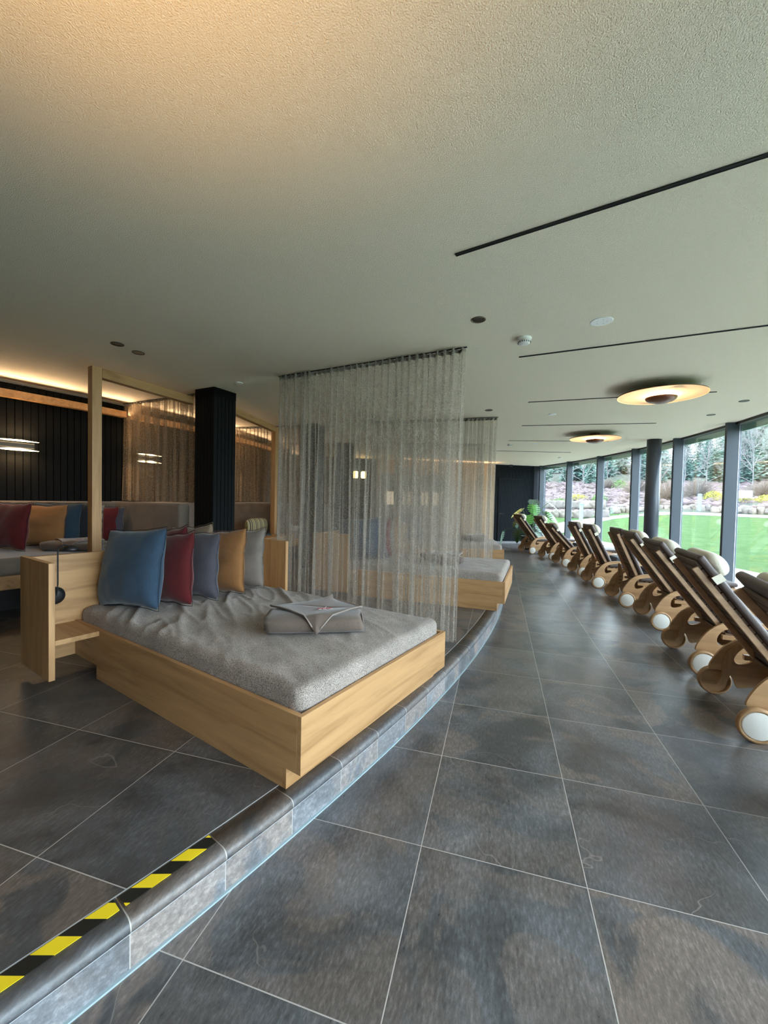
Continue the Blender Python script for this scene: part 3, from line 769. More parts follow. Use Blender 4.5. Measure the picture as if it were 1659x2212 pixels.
# ------------------------------------------------------------------ hazard tape on the nosing
def hazard():
    m, n, b, o = mat('black_yellow_hazard')
    g = N(n, 'ShaderNodeNewGeometry'); sp = N(n, 'ShaderNodeSeparateXYZ'); n.links.new(g.outputs['Position'], sp.inputs[0])
    dx = math_(n, 'SUBTRACT', sp.outputs[0], CX); dy = math_(n, 'SUBTRACT', sp.outputs[1], CY)
    th = math_(n, 'ARCTAN2', dy, dx); r = math_(n, 'SQRT', math_(n, 'ADD', math_(n, 'MULTIPLY', dx, dx), math_(n, 'MULTIPLY', dy, dy)))
    s = math_(n, 'MULTIPLY', math_(n, 'SUBTRACT', th, R(-20.84)), RS)
    q = math_(n, 'SUBTRACT', s, math_(n, 'MULTIPLY', math_(n, 'SUBTRACT', r, 14.960), .82))
    f = math_(n, 'FRACT', math_(n, 'ADD', math_(n, 'DIVIDE', q, .1206), 20.0))
    k = math_(n, 'GREATER_THAN', f, .5)
    n.links.new(mixc(n, k, (.012, .012, .010), (.92, .68, .02)), b.inputs['Base Color']); b.inputs['Roughness'].default_value = .45
    nn = N(n, 'ShaderNodeTexNoise', Scale=45.0); n.links.new(g.outputs['Position'], nn.inputs['Vector'])
    bp = N(n, 'ShaderNodeBump', Strength=.2, Distance=.003); n.links.new(nn.outputs[0], bp.inputs['Height']); n.links.new(bp.outputs[0], b.inputs['Normal'])
    return m
M_HAZ = hazard()
tag(arc(14.914, 14.962, -21.80, -20.70, HP+.0005, HP+.0016, 30).build('hazard_tape', M_HAZ), 'shorter far strip of yellow and black hazard tape on the step edge', 'tape', 'hazard tape on the step')
tag(arc(14.912, 14.962, -26.0, -21.86, HP+.0005, HP+.0016, 60).build('hazard_tape', M_HAZ), 'long near strip of yellow and black hazard tape running out of the picture', 'tape', 'hazard tape on the step')

# ------------------------------------------------------------------ sofa alcoves behind the beds
BZ = .74   # seat height of the raised sofa
for k, (a0, a1, lab) in enumerate(((-22.4, -11.0, 'raised sofa in the first alcove with a long row of cushions'), (-10.0, .45, 'raised sofa in the second alcove, rounded back end beside the striped bolster'), (1.2, 11.8, 'raised sofa in the third alcove, seen dimly through the curtains'))):
    e = empty('alcove_sofa', P(10.4, (a0+a1)/2, HP), 0, lab, 'sofa', 'sofas in the alcoves'); inv = Matrix.Translation(-e.location)
    def bl(mb, nm, m, **kw):
        for v in mb.bm.verts: v.co = inv @ v.co
        return mb.build(nm, m, e, **kw)
    bl(arc(9.95, 10.65, a0+.3, a1-.3, HP, .44, 20), 'base', M_BLACK)
    bl(arc(9.90, 11.10, a0, a1, .44, .57, 24), 'front_rail', OAK['x'])
    bl(arc(10.02, 11.09, a0+.1, a1-.1, .571, BZ, 24), 'seat_cushion', M_SOFA, bevel=.03, bseg=4)
    bl(arc(9.84, 10.02, a0, a1-.8, .571, 1.27, 24), 'back_cushion', M_SOFA, bevel=.03, bseg=4)
    M1 = frame_at(0, a1, 0); s = MB().box(9.84, 11.35, -.16, 0, .571, 1.275, M1); bl(s, 'side_cushion', M_SOFA, bevel=.04, bseg=5)
    M1 = frame_at(0, a0, 0)
    if k == 1: pass
# rails on the wall and canopy frames
for k, (a0, a1, lab) in enumerate(((-22.4, -10.85, 'pale wooden rail along the black rear wall of the first alcove'), (-10.6, .6, 'pale wooden rail on the rear wall seen through the first alcove curtain'), (1.2, 11.8, 'wooden rail on the rear wall of the farthest alcove'))):
    tag(arc(RB+.06, RB+.15, a0, a1, 2.47, 2.555, 24).build('wall_rail', OAK['x']), lab, 'rail', 'wooden rails on the rear wall')
def beam(mb, a, b, w_, h_):
    a, b = Vector(a), Vector(b); d = (b-a).normalized(); s = d.cross(Vector((0, 0, 1))).normalized()*w_/2; h = Vector((0, 0, h_/2))
    q = [p+x*s+y*h for p in (a, b) for x, y in ((-1, -1), (1, -1), (1, 1), (-1, 1))]
    vs = [mb.bm.verts.new(v) for v in q]
    for f in ((0,1,2,3),(4,7,6,5),(0,4,5,1),(1,5,6,2),(2,6,7,3),(3,7,4,0)): mb.bm.faces.new([vs[i] for i in f])
    return mb
def canopy(post, p1, lab, ry=0):
    base = Vector((post[0].x, post[0].y, HP)); e = empty('canopy_frame', base, 0, lab, 'wooden frame', 'wooden frames over the alcoves')
    inv = -base
    mb = MB().box(-.043, .043, -.043, .043, 0, 2.60-HP, Matrix.Rotation(R(post[1]), 4, 'Z')); mb.build('post', OAK['z'], e, bevel=.003)
    o = Vector((post[0].x, post[0].y, 2.553))+inv; q = Vector((p1.x, p1.y, 2.553))+inv
    d = (q-o).normalized(); mb = beam(MB(), o+d*.0432, q, .084, .092)
    mb.build('beam', OAK['y'], e, bevel=.003); return e
canopy((P(11.62, -17.10), -14), P(11.43, -11.35), 'tall pale wooden post and top beam behind the nearest headboard, ending at the black pillar')
canopy((P(11.15, -.95), -4), P(11.58, -9.6), 'wooden beam right of the black pillar ending in an orange lit post')
canopy((P(11.2, 10.6), 8), P(11.5, 1.9), 'farthest wooden post and beam seen through the large curtain')
# wooden shelf with lamp behind the right panel of the nearest bed, striped bolster
def polar_box(r0, r1, a0, a1, z0, z1): return arc(r0, r1, a0, a1, z0, z1, 4)
tag(polar_box(11.12, 11.50, -5.2, -.5, .66, .745).build('side_ledge', OAK['y']), 'lit wooden ledge in front of the second alcove sofa, behind the right side panel', 'ledge')
def cyl_cushion():
    e = empty('striped_bolster', (0, 0, 0)); 
    def fn(u, v):
        a = 2*math.pi*u; k = (1-abs(2*v-1)**3.5)**.5; 
        return Vector((-.27+.54*v, .085*math.cos(a)*(.12+.88*k), .14+.14*math.sin(a)*(.62+.38*k)))
    mb = MB(); mb.grid(28, 20, fn); bmesh.ops.remove_doubles(mb.bm, verts=mb.bm.verts, dist=1e-4); bmesh.ops.holes_fill(mb.bm, edges=mb.bm.edges)
    mb.build('cover', M_STRIPE, e, smooth=True); return e
cb = cyl_cushion(); tag(cb, 'olive and cream striped oblong cushion on the sofa right of the black pillar', 'cushion'); place(cb, P(10.95, -2.0, BZ+.0), R(84))
# cushions along the first alcove's back
GA = 'cushions along the back of the first alcove sofa'
PROTO['navy'] = make_cushion(.5, .5, .17, PIL['navy'], 31, dark=DK['navy']); PROTO['black'] = make_cushion(.5, .5, .17, PIL['black'], 33, dark=DK['black'])
PROTO['grey_stripe'] = make_cushion(.48, .48, .15, M_STRIPE2, 35, dark=DK['beige'])
for kind, r, th, yaw, lab, sc in (
    ('red', 10.35, -19.0, -72, 'big dark red cushion at the left edge in the first alcove', 1.0),
    ('ochre', 10.30, -17.35, -50, 'tan cushion right of the big dark red one in the alcove', .95),
    ('navy', 10.30, -16.45, -45, 'dark blue cushion in the alcove row between tan and black', 1.05),
    ('black', 10.28, -15.6, -40, 'black cushion in the alcove row right of the dark blue one', 1.05),
    ('grey_stripe', 10.28, -15.0, -38, 'pale striped cushion just left of the wooden post', 1.05),
    ('red', 10.2, -13.9, -35, 'narrow red cushion edge just right of the wooden post', .9),
    ('slate', 10.2, -13.5, -35, 'dark grey cushion in shade right of the wooden post', .92)):
    cushion(kind, P(r, th, BZ), R(th+yaw+90), lab, GA, R(-8), 0, sc)
c = copy_tree(bk); place(c, P(10.85, -16.5, BZ), R(20), 'folded taupe blanket on the raised sofa behind the wooden post')
# wall sconces
def sconce():
    e = empty('wall_sconce', (0, 0, 0))
    MB().box(0, .05, -.17, .17, -.035, .035).build('body', M_BLACK, e, bevel=.01)
    def lens(z, h, nm):
        poly = [(-.2, 0), (-.1, h*.7), (.03, h), (.2, 0), (.05, -h*.35), (-.1, -h*.4)]
        MB().prism(poly, .045, .085, lambda a, b, t: Vector((t, a, z+b))).build(nm, M_GLOW, e)
    lens(.052, .013, 'upper_slot'); lens(-.056, .020, 'lower_slot'); return e
sc = sconce(); tag(sc, 'black wall sconce with two glowing slots at the left edge on the slatted wall', 'wall lamp', 'wall sconces')
SP = [(RB+.015, -17.75, 1.93, None), (RB+.015, -8.6, 1.93, 'wall sconce shining through the curtain left of the black pillar'), (RB+.015, 1.6, 1.93, 'small wall sconce glowing through the curtain right of the black pillar')]
for i, (r, th, z, lab) in enumerate(SP):
    o = sc if i == 0 else copy_tree(sc); place(o, P(r, th, z), R(th), lab)
    lamp('sconce_light', 'AREA', P(r+.10, th, z+.10), 1.3, (1, .62, .30), .26, .05, (math.pi, 0, R(th+90)))
    lamp('sconce_light', 'AREA', P(r+.10, th, z-.10), 1.6, (1, .62, .30), .26, .05, (0, 0, R(th+90)))
# pair of yellow lamps and the lit shelf wall seen through the big curtain
ME = frame_at(0, T1, 0)
for i, rr in enumerate((11.93, 12.19)):
    bp_ = ME @ Vector((rr, 0, 2.05))
    e = empty('yellow_lamp', bp_, R(T1), 'left one of two glowing yellow lamps seen through the large curtain' if i == 0 else 'right one of two glowing yellow lamps seen through the large curtain', 'wall lamp', 'pair of yellow lamps on the far wall')
    MB().box(-.085, .085, -.15, -.03, 0, .22).build('shade', emis('yellow_shade', (1, .78, .30), 3.2), e, bevel=.04, bseg=4)
    MB().box(-.02, .02, -.03, -.001, .05, .15).build('bracket', M_BLACK, e)
lamp('yellow_lamp_light', 'POINT', ME @ Vector((12.06, -.4, 2.1)), 5, (1, .7, .3), .08)
fr = empty('display_wall', ME @ Vector((13.75, -.05, HP)), 0, 'brown wall cabinet with lit cream panes seen dimly through the large curtain', 'cabinet')
inv = Matrix.Translation(-fr.location)
MB().box(12.70, 14.82, -.32, -.002, HP, 2.22, inv @ ME).build('carcass', plain('brown_cabinet', (.12, .09, .07), .6), fr)
for x0, x1 in ((12.82, 13.12), (13.42, 13.72), (14.02, 14.32), (14.40, 14.70)):
    MB().box(x0, x1, -.335, -.321, 1.25, 1.66, inv @ ME).build('lit_pane', emis('cream_pane', (1, .82, .55), .55), fr)
lamp('far_warm_light', 'AREA', P(14.9, T1-1.8, 2.50), 11, (1, .62, .30), 3.2, .1, (math.pi, 0, R(T1)))

# ------------------------------------------------------------------ wheeled loungers
def make_lounger(ang, prop, seed, full=True):
    """x = towards the window, y = sideways, origin on the floor between the wheels"""
    e = empty('wheeled_lounger', (0, 0, 0)); W = .30; rnd = random.Random(seed)
    outer = [(-.05, .19), (-.047, .225), (-.025, .275), (.004, .325), (.04, .372), (.095, .418), (.145, .443), (.22, .458), (.34, .462), (.50, .455), (.64, .44), (.74, .415),
             (.76, .395), (.74, .375), (.80, .345), (1.15, .325), (1.20, .30), (1.22, .20), (1.25, .0), (1.18, .0), (1.12, .17), (1.05, .215), (.80, .20), (.55, .175), (.30, .135), (.130, .078), (.112, .092), (.104, .125), (.085, .165), (.05, .192), (.0, .196)]
    hole = [(.150, .392), (.115, .36), (.092, .315), (.096, .272), (.118, .252), (.160, .262), (.20, .282), (.193, .302), (.235, .297), (.32, .315), (.50, .345), (.60, .362), (.66, .385), (.60, .405), (.45, .422), (.28, .418)]
    def smooth_poly(pl, it=2):
        for _ in range(it):
            q = []
            for i in range(len(pl)):
                a, b = pl[i], pl[(i+1) % len(pl)]; q += [(a[0]*.75+b[0]*.25, a[1]*.75+b[1]*.25), (a[0]*.25+b[0]*.75, a[1]*.25+b[1]*.75)]
            pl = q
        return pl
    ol, hl = smooth_poly(outer, 2), smooth_poly(hole, 2)
    for sg in (-1, 1):
        y0, y1 = (sg*W-.011, sg*W+.011)
        MB().prism(ol, y0, y1, lambda a, b, t: Vector((a, t, b)), holes=[hl]).build('side_panel', PLY['x'], e, bevel=.002)
        # curved neck lath laid on the panel from the wheel hub up to the crest
        cen = [(.0, .085), (.035, .125), (.05, .18), (.055, .24), (.065, .30), (.09, .35), (.13, .39), (.18, .415)]; wd = [.016, .021, .024, .025, .024, .021, .016, .006]
        L_, R_ = [], []
        for i, (a, b) in enumerate(cen):
            d = Vector((cen[min(i+1, 7)][0]-cen[max(i-1, 0)][0], cen[min(i+1, 7)][1]-cen[max(i-1, 0)][1])).normalized()
            L_.append((a-d.y*wd[i], b+d.x*wd[i])); R_.append((a+d.y*wd[i], b-d.x*wd[i]))
        pl = smooth_poly(L_+R_[::-1], 2)
        ya, yb = sorted((sg*W-sg*.0115, sg*W-sg*.027))
        MB().prism(pl, ya, yb, lambda a, b, t: Vector((a, t, b))).build('neck_lath', PLY['z'], e, bevel=.002)
        # wheel outside... tyre ring and hub cap
        yc = sg*(W+.036)
        Mw = Matrix.Translation((0, yc, .1035)) @ Matrix.Rotation(-sg*math.pi/2, 4, 'X')
        wl = MB().lathe([(.02, -.010), (.082, -.010), (.086, -.022), (.094, -.022), (.1005, -.016), (.1035, -.005), (.1035, .005), (.1005, .014), (.094, .019), (.086, .019), (.083, .012), (.02, .012)], 48, Mw).build('wheel', PLY['x'], e, smooth=False, bevel=.001)
        MB().lathe([(.082, .010), (.082, .0155), (.075, .018), (.003, .019)], 40, Mw).build('hub_cap', M_HUB, wl, smooth=True)
        MB().box(.30, .34, -W+.012, W-.012, .14, .25).build('cross_board', PLY['y'], e, bevel=.002)
    MB().box(1.06, 1.10, -W+.012, W-.012, .15, .27).build('cross_board', PLY['y'], e, bevel=.002)
    # seat: two rails, slats, cushion
    for sg in (-1, 1):
        MB().box(.14, 1.30, sg*(W-.03)-.016, sg*(W-.03)+.016, .30, .335).build('seat_rail', PLY['x'], e, bevel=.002)
    a = MB()
    for i in range(18): a.box(.17+i*.062, .21+i*.062, -.255, .255, .335, .347)
    a.build('seat_slats', SLATW, e)
    # backrest hinged near the seat
    hx, hz = .20, .37; ca, sa = math.cos(R(180-ang)), math.sin(R(180-ang)); LB = (1.02-hz)/sa if not prop else .70
    LB = min(LB, .86)
    Mb = Matrix(((ca, 0, sa, hx), (0, 1, 0, 0), (sa, 0, -ca, hz), (0, 0, 0, 1)))   # local x along the back upwards, local z towards the sitter
    for sg in (-1, 1):
        MB().box(-.02, LB-.02, sg*.215-.013, sg*.215+.013, -.048, -.012, Mb).build('back_stile', M_BEECH, e, bevel=.005, bseg=3)
    a = MB(); ns = int(LB/.058)
    for i in range(ns): a.box(.02+i*.058, .070+i*.058, -.2285, .2285, -.012, .002, Mb)
    a.build('back_slats', SLATW, e)
    # cushion: back part and seat part
    def roundbox(x0, x1, y0, y1, z0, z1, Mx, nm, m, bev, par=e):
        return MB().box(x0, x1, y0, y1, z0, z1, Mx).build(nm, m, par, bevel=bev, bseg=4, smooth=False)
    roundbox(.02, LB+.035, -.265, .265, .004, .048, Mb, 'back_cushion', M_TAUPECUSH, .018)
    roundbox(.17, 1.30, -.265, .265, .348, .405, None, 'seat_cushion', M_TAUPECUSH, .026)
    # head pillow with its straps
    pts = []
    def pil(u, v):
        a = 2*math.pi*u; k = (1-abs(2*v-1)**5)**.5
        return Mb @ Vector((LB-.075 + .085*math.cos(a)*(.3+.7*k), -.25+.50*v, .046 + max(-.002, .058*math.sin(a)*(.4+.6*k)+.034)))
    mb = MB(); mb.grid(22, 16, pil); bmesh.ops.remove_doubles(mb.bm, verts=mb.bm.verts, dist=1e-4); bmesh.ops.holes_fill(mb.bm, edges=mb.bm.edges)
    hp = mb.build('head_pillow', M_CREAMLEA, e, smooth=True)
    for y0, y1 in ((-.269, -.262), (.262, .269)): MB().box(LB-.155, LB-.105, y0, y1, -.002, .054, Mb).build('pillow_strap', M_CREAMLEA, hp)
    if prop:   # notched prop lath holding the back steeper
        for sg in (-1,):
            cen = [(.02, .10), (.045, .17), (.07, .24), (.085, .31), (.085, .38), (.07, .45), (.06, .52)]; wd = [.030, .034, .036, .036, .032, .024, .012]
            L_, R_ = [], []
            for i, (x, b) in enumerate(cen):
                d = Vector((cen[min(i+1, 6)][0]-cen[max(i-1, 0)][0], cen[min(i+1, 6)][1]-cen[max(i-1, 0)][1])).normalized()
                L_.append((x-d.y*wd[i], b+d.x*wd[i])); R_.append((x+d.y*wd[i], b-d.x*wd[i]))
            y0, y1 = (W-.05, W-.03)
            po = MB().prism(smooth_poly(L_+R_[::-1], 2), y0, y1, lambda p, q, t: Vector((p, t, q))).build('prop_lath', PLY['z'], e, bevel=.002)
            nb = MB()
            for kx, kz in ((.06, .22), (.068, .27), (.07, .32)): nb.box(kx, kx+.03, y0-.002, y0, kz, kz+.008)
            nb.build('notches', M_VOID, po)
    return e
LG = [  # centre between wheels, heading, back angle, prop, label
    ((.783, 12.03), 22, 52, 0, 'farthest wheeled lounger, standing alone beside the monstera plant'),
    ((1.196, 10.928), 16, 54, 0, 'second farthest wheeled lounger, just right of the plant-side one'),
    ((1.379, 9.909), 11, 47, 1, 'third farthest wheeled lounger, cream pillow in front of a mullion'),
    ((1.528, 8.744), 6.5, 62, 1, 'fourth farthest wheeled lounger with steep backrest, before the green lawn'),
    ((1.582, 7.689), 4, 63, 1, 'fifth farthest wheeled lounger, upright back with round cream pillow'),
    ((1.680, 6.457), 1.5, 66, 1, 'sixth farthest wheeled lounger, upright slatted back without pillow in view'),
    ((1.763, 5.460), -1.5, 54, 0, 'fourth nearest wheeled lounger, directly left of the round column foot'),
    ((1.645, 4.185), -2.5, 52, 0, 'third nearest wheeled lounger, cream pillow lying along its top'),
    ((1.522, 3.178), -6.2, 53, 0, 'second nearest wheeled lounger with large cream pillow and strap'),
    ((1.385, 1.985), -12, 50, 0, 'nearest wheeled lounger, cut off by the right picture edge'),
]
cache = {}
for (x, y), hd, ang, prop, lab in LG:
    key = (ang, prop)
    if key in cache: o = copy_tree(cache[key])
    else: o = make_lounger(ang, prop, len(cache)); cache[key] = o
    tag(o, lab, 'lounger', 'wheeled wooden loungers facing the windows'); place(o, (x, y, 0), R(hd))
    if 'without pillow' in lab:
        for ch in kids(o):
            if ch.name.startswith('head_pillow'):
                for g in kids(ch): bpy.data.objects.remove(g)
                bpy.data.objects.remove(ch)
# folded grey blankets on lounger seats
def seat_blanket(i, lab):
    (x, y), hd = LG[i][0], LG[i][1]
    e = empty('folded_blanket', (x, y, .405), R(hd), lab, 'blanket', 'dark blankets on lounger seats')
    MB().box(.30, .58, -.2, .2, 0, .05).build('lower_fold', M_GREYSEAT, e, bevel=.02, bseg=4)
    MB().box(.31, .56, -.19, .19, .05, .10).build('upper_fold', M_GREYSEAT, e, bevel=.022, bseg=4)
for i, lab in ((2, 'dark folded blanket on the third farthest lounger seat'), (4, 'dark folded blanket on the fifth farthest lounger seat'), (5, 'dark folded blanket on the sixth farthest lounger seat')): seat_blanket(i, lab)

# ------------------------------------------------------------------ monstera by the far window
def leaf_mat(name, c):
    m = plain(name, c, .35, var=.25, vscale=9); return m
GL = [leaf_mat('monstera_green', (.10, .30, .05)), leaf_mat('monstera_dark', (.03, .10, .035)), leaf_mat('monstera_pale', (.42, .58, .48)), leaf_mat('monstera_yellow', (.72, .58, .07))]
def monstera(loc):
    e = empty('monstera_plant', loc, 0, 'tall monstera with split leaves, one yellow, in front of the black slatted wall', 'plant')
    rnd = random.Random(11)
    pot = MB().lathe([(.17, 0), (.215, .36), (.215, .40), (.195, .40), (.19, .36), (.002, .355)], 36).build('pot', M_BLACK, e, smooth=False)
    MB().lathe([(.19, .355), (.002, .37)], 30).build('soil', plain('soil', (.03, .02, .015), 1), pot)
    spec = [ # azimuth, reach, height, size, material, tilt
        (-.15, .55, 1.42, .40, 2, .5), (-1.15, .25, 1.35, .40, 0, .9), (2.75, .22, 1.22, .42, 3, .5), (-1.7, .5, 1.05, .42, 0, .8), (-.5, .62, 1.12, .44, 0, .7), (-2.2, .48, .62, .40, 1, 1.1), (2.9, .75, .50, .42, 1, 1.2),
        (-1.1, .62, .80, .38, 2, .7), (-.2, .75, .75, .38, 2, .7), (1.2, .4, 1.5, .36, 2, .4), (-2.6, .35, .95, .34, 1, .8), (-.9, .3, 1.0, .36, 1, .6), (.6, .6, 1.15, .36, 0, .6), (-1.4, .72, .58, .34, 2, .8), (2.4, .3, .85, .3, 1, .8)]
    for i, (az, rc, hz, sz, mi, tl) in enumerate(spec):
        tip = Vector((rc*math.cos(az), rc*math.sin(az), hz))
        st = [Vector((0, 0, .37)).lerp(tip, t) + Vector((0, 0, .18*math.sin(math.pi*t))) for t in [k/8 for k in range(9)]]
        stem = MB().tube(st, .008, 6).build('stem', GL[1] if mi != 2 else GL[0], e, smooth=True)
        # leaf outline with deep lobes
        pts = []; nl = 7
        half = []
        for k in range(nl):
            t0 = k/nl; t1 = (k+.62)/nl
            wdt = lambda t: math.sin(math.pi*min(1, .12+t*.88))**.7*.52
            for t, f in ((t0+.02, 1), (t1, .98)): half.append((wdt(t)*f, t-.12))
            half.append((.12+.02*k/nl, (k+.80)/nl-.09)); half.append((.12, (k+.9)/nl-.07))
        half.append((.0, 1.02))
        poly = [(0, .06)] + half + [(-a, b) for a, b in half[:-1][::-1]]
        Ml = Matrix.Translation(tip) @ Matrix.Rotation(az-math.pi/2, 4, 'Z') @ Matrix.Rotation(-tl, 4, 'X') @ Matrix.Scale(sz, 4)
        mb = MB(); mb.prism(poly, 0, .006, lambda a, b, t: Ml @ Vector((a, b-.0, t - .35*a*a - .28*b*b)))
        mb.build('leaf', GL[mi], e)
    return e
monstera(P(17.05, 22.2, 0))

# ------------------------------------------------------------------ garden outside
def gz(d, az=16):
    t = min(1, max(0, (az-10)/10)); k = .60+.38*t
    pts = [(0, -.03), (14, -.02), (30, k), (46, 3.0), (80, 7.5), (145, 14), (400, 20)]
    for (a, za), (b, zb) in zip(pts, pts[1:]):
        if d <= b: return za + (zb-za)*(d-a)/(b-a)
    return 20
def AZ(az, d, dz=0):
    d *= 1.11; return Vector((d*math.sin(R(az)), d*math.cos(R(az)), gz(d, az)+dz))
def gzp(p): return gz(math.hypot(p.x, p.y), math.degrees(math.atan2(p.x, p.y)))
def grass_mat():
    m, n, b, o = mat('lawn_grass'); g = N(n, 'ShaderNodeNewGeometry')
    a = N(n, 'ShaderNodeTexNoise', Scale=2.4, Detail=5.0, Roughness=.7); n.links.new(g.outputs['Position'], a.inputs['Vector'])
    f = N(n, 'ShaderNodeTexNoise', Scale=30, Detail=4.0, Roughness=.8); n.links.new(g.outputs['Position'], f.inputs['Vector'])
    c = ramp(n, a.outputs[0], [(.3, (.042, .082, .024)), (.5, (.060, .110, .034)), (.7, (.092, .140, .058))])
    c = mixc(n, 1., c, ramp(n, f.outputs[0], [(.3, .65), (.7, 1.35)]), 'MULTIPLY')
    n.links.new(c, b.inputs['Base Color']); b.inputs['Roughness'].default_value = .95; b.inputs['Specular IOR Level'].default_value = .1
    bp = N(n, 'ShaderNodeBump', Strength=.6, Distance=.04); n.links.new(f.outputs[0], bp.inputs['Height']); n.links.new(bp.outputs[0], b.inputs['Normal']); return m
def ring_ground(d0, d1, nd, a0, a1, na, dz=0, jitter=0):
    mb = MB()
    def fn(u, v):
        d = d0*(d1/d0)**u; a = a0+(a1-a0)*v
        p = AZ(a, d, dz); p.z += jitter*noise.noise(Vector((p.x*.35, p.y*.35, 2)))
        return p
    mb.grid(nd, na, fn); return mb
struct(ring_ground(27.5, 160, 60, -40, 80, 90, 0, .45).build('ground_hillside', plain('heather_earth', (.095, .100, .080), 1, var=.4, vscale=1.5, spec=.1), smooth=True))
# lawn starts at a paved strip along the glazing
mb = MB()
def lawn(u, v):
    th = T0-4+(T1+26-T0)*v; a = P(RG+2.3, th); k = max(30.6/math.hypot(a.x, a.y), 1.02)
    p = a*(1+(k-1)*u); p.z = gzp(p)
    return p
mb.grid(70, 120, lawn); tag(mb.build('lawn', grass_mat(), smooth=True), 'bright green lawn rising beyond the windows', 'lawn', kind='stuff')
struct(arc(RG+.02, RG+2.32, T0-4, T1+14, -.08, -.02, 120).build('terrace', plain('pale_terrace_slabs', (.62, .59, .56), .7, var=.3, vscale=4)))
# gravel path curving up to the left
pp = [(-2, 20), (2, 18), (5, 16.8), (7, 17.6), (8.6, 19.8), (10.2, 22.3), (12.5, 24.6), (15.5, 26.2), (19, 26.8), (23, 26.8), (28, 26.4), (36, 25.5)]
mb = MB(); rws = []
fine = []
for (a, b) in zip(pp, pp[1:]):
    for k in range(6): t = k/6; fine.append((a[0]+(b[0]-a[0])*t, a[1]+(b[1]-a[1])*t))
cps = [AZ(a, d) for a, d in fine]
for i, p in enumerate(cps):
    dd = (cps[min(i+1, len(cps)-1)]-cps[max(i-1, 0)]); dd.z = 0; dd.normalize(); s = Vector((dd.y, -dd.x, 0))*.75
    row = []
    for q in (p-s, p, p+s): row.append(mb.bm.verts.new((q.x, q.y, gzp(q)+.02)))
    rws.append(row)
for A, B in zip(rws, rws[1:]):
    for k in range(2): mb.bm.faces.new((A[k], B[k], B[k+1], A[k+1]))
tag(mb.build('garden_path', plain('pale_gravel', (.34, .32, .31), .9, bump=.5, bscale=30), smooth=True, solid=.03), 'pale gravel path curving across the lawn to the left', 'path')
# boulders of the retaining wall and along the bed edge
STONE = [plain('sandstone_%d' % i, c, .9, bump=.6, bscale=6, var=.3, vscale=2) for i, c in enumerate(((.20, .17, .145), (.17, .148, .135), (.235, .20, .17)))]
def rock(seed, mtl):
    mb = MB(); bmesh.ops.create_icosphere(mb.bm, subdivisions=3, radius=1)
    for v in mb.bm.verts:
        c = v.co.copy(); m = max(abs(c.x), abs(c.y), abs(c.z)); c = c.lerp(c/m, .55)
        v.co = c*(.62+.22*noise.noise(c*1.3+Vector((seed*3, 0, 0))))
    return mb.build('boulder', mtl, smooth=True)
rocks = [rock(i, STONE[i % 3]) for i in range(3)]; first = [True]*3
rnd = random.Random(5); placed = []
def put_rock(az, d, dz, sx, sy, szz, lab, grp):
    k = rnd.randrange(3); o = rocks[k]
    if first[k]: first[k] = False
    else: o = o.copy(); COL.objects.link(o)
    o.location = AZ(az, d, dz); o.scale = (sx, sy, szz); o.rotation_euler = (0, 0, -R(az)+rnd.uniform(-.15, .15)); tag(o, lab, 'boulder', grp)
i = 0
for row, (z, n_) in enumerate(((.22, 15), (.80, 14))):
    for k in range(n_):
        az = 1.6 + k*.80 + row*.38; put_rock(az, 25.9+.35*row-.03*k, z, .40*rnd.uniform(.9, 1.15), .5, .42*rnd.uniform(.9, 1.1), ('sandstone block in the lower course of the garden retaining wall' if row == 0 else 'sandstone block in the upper course of the garden retaining wall'), 'retaining wall blocks, '+('lower course' if row == 0 else 'upper course'))
for k in range(34):
    az = 12.8 + k*.62; put_rock(az, 28.3+rnd.uniform(-.3, .3), .12, .30*rnd.uniform(.7, 1.3), .4, .34*rnd.uniform(.7, 1.2), 'low sandstone edging the heather bed behind the path', 'edging stones of the heather bed')
# heather bed
mb = MB(); rnd = random.Random(9)
for k in range(4200):
    az = rnd.uniform(-6, 40); d = 26.6 + 20*rnd.random()**.8
    if d < 28.8 and az > 12: continue
    p = AZ(az, d, .05); s = rnd.uniform(.14, .34)
    nseg = 6; base = []; topc = mb.bm.verts.new(p+Vector((0, 0, s*1.25)))
    r1 = [mb.bm.verts.new(p+Vector((s*math.cos(a)*rnd.uniform(.8, 1.2), s*math.sin(a)*rnd.uniform(.8, 1.2), -.15))) for a in [2*math.pi*q/nseg for q in range(nseg)]]
    r2 = [mb.bm.verts.new(p+Vector((s*1.05*math.cos(a)*rnd.uniform(.7, 1.2), s*1.05*math.sin(a)*rnd.uniform(.7, 1.2), s*rnd.uniform(.6, .9)))) for a in [2*math.pi*q/nseg for q in range(nseg)]]
    for q in range(nseg):
        mb.bm.faces.new((r1[q], r1[(q+1)%nseg], r2[(q+1)%nseg], r2[q])); mb.bm.faces.new((r2[q], r2[(q+1)%nseg], topc))
def heather_mat():
    m, n, b, o = mat('heather'); g = N(n, 'ShaderNodeNewGeometry')
    a = N(n, 'ShaderNodeTexNoise', Scale=.9, Detail=3.0); n.links.new(g.outputs['Position'], a.inputs['Vector'])
    f = N(n, 'ShaderNodeTexNoise', Scale=14, Detail=5.0, Roughness=.8); n.links.new(g.outputs['Position'], f.inputs['Vector'])
    c = ramp(n, a.outputs[0], [(.3, (.115, .082, .075)), (.48, (.165, .130, .125)), (.6, (.185, .135, .150)), (.75, (.15, .15, .095))])
    c = mixc(n, 1., c, ramp(n, f.outputs[0], [(.35, .45), (.65, 1.55)]), 'MULTIPLY'); n.links.new(c, b.inputs['Base Color']); b.inputs['Roughness'].default_value = 1
    b.inputs['Specular IOR Level'].default_value = .1; return m
tag(mb.build('heather_bed', heather_mat()), 'slope of pinkish brown heather tufts above the lawn', 'heather', kind='stuff')
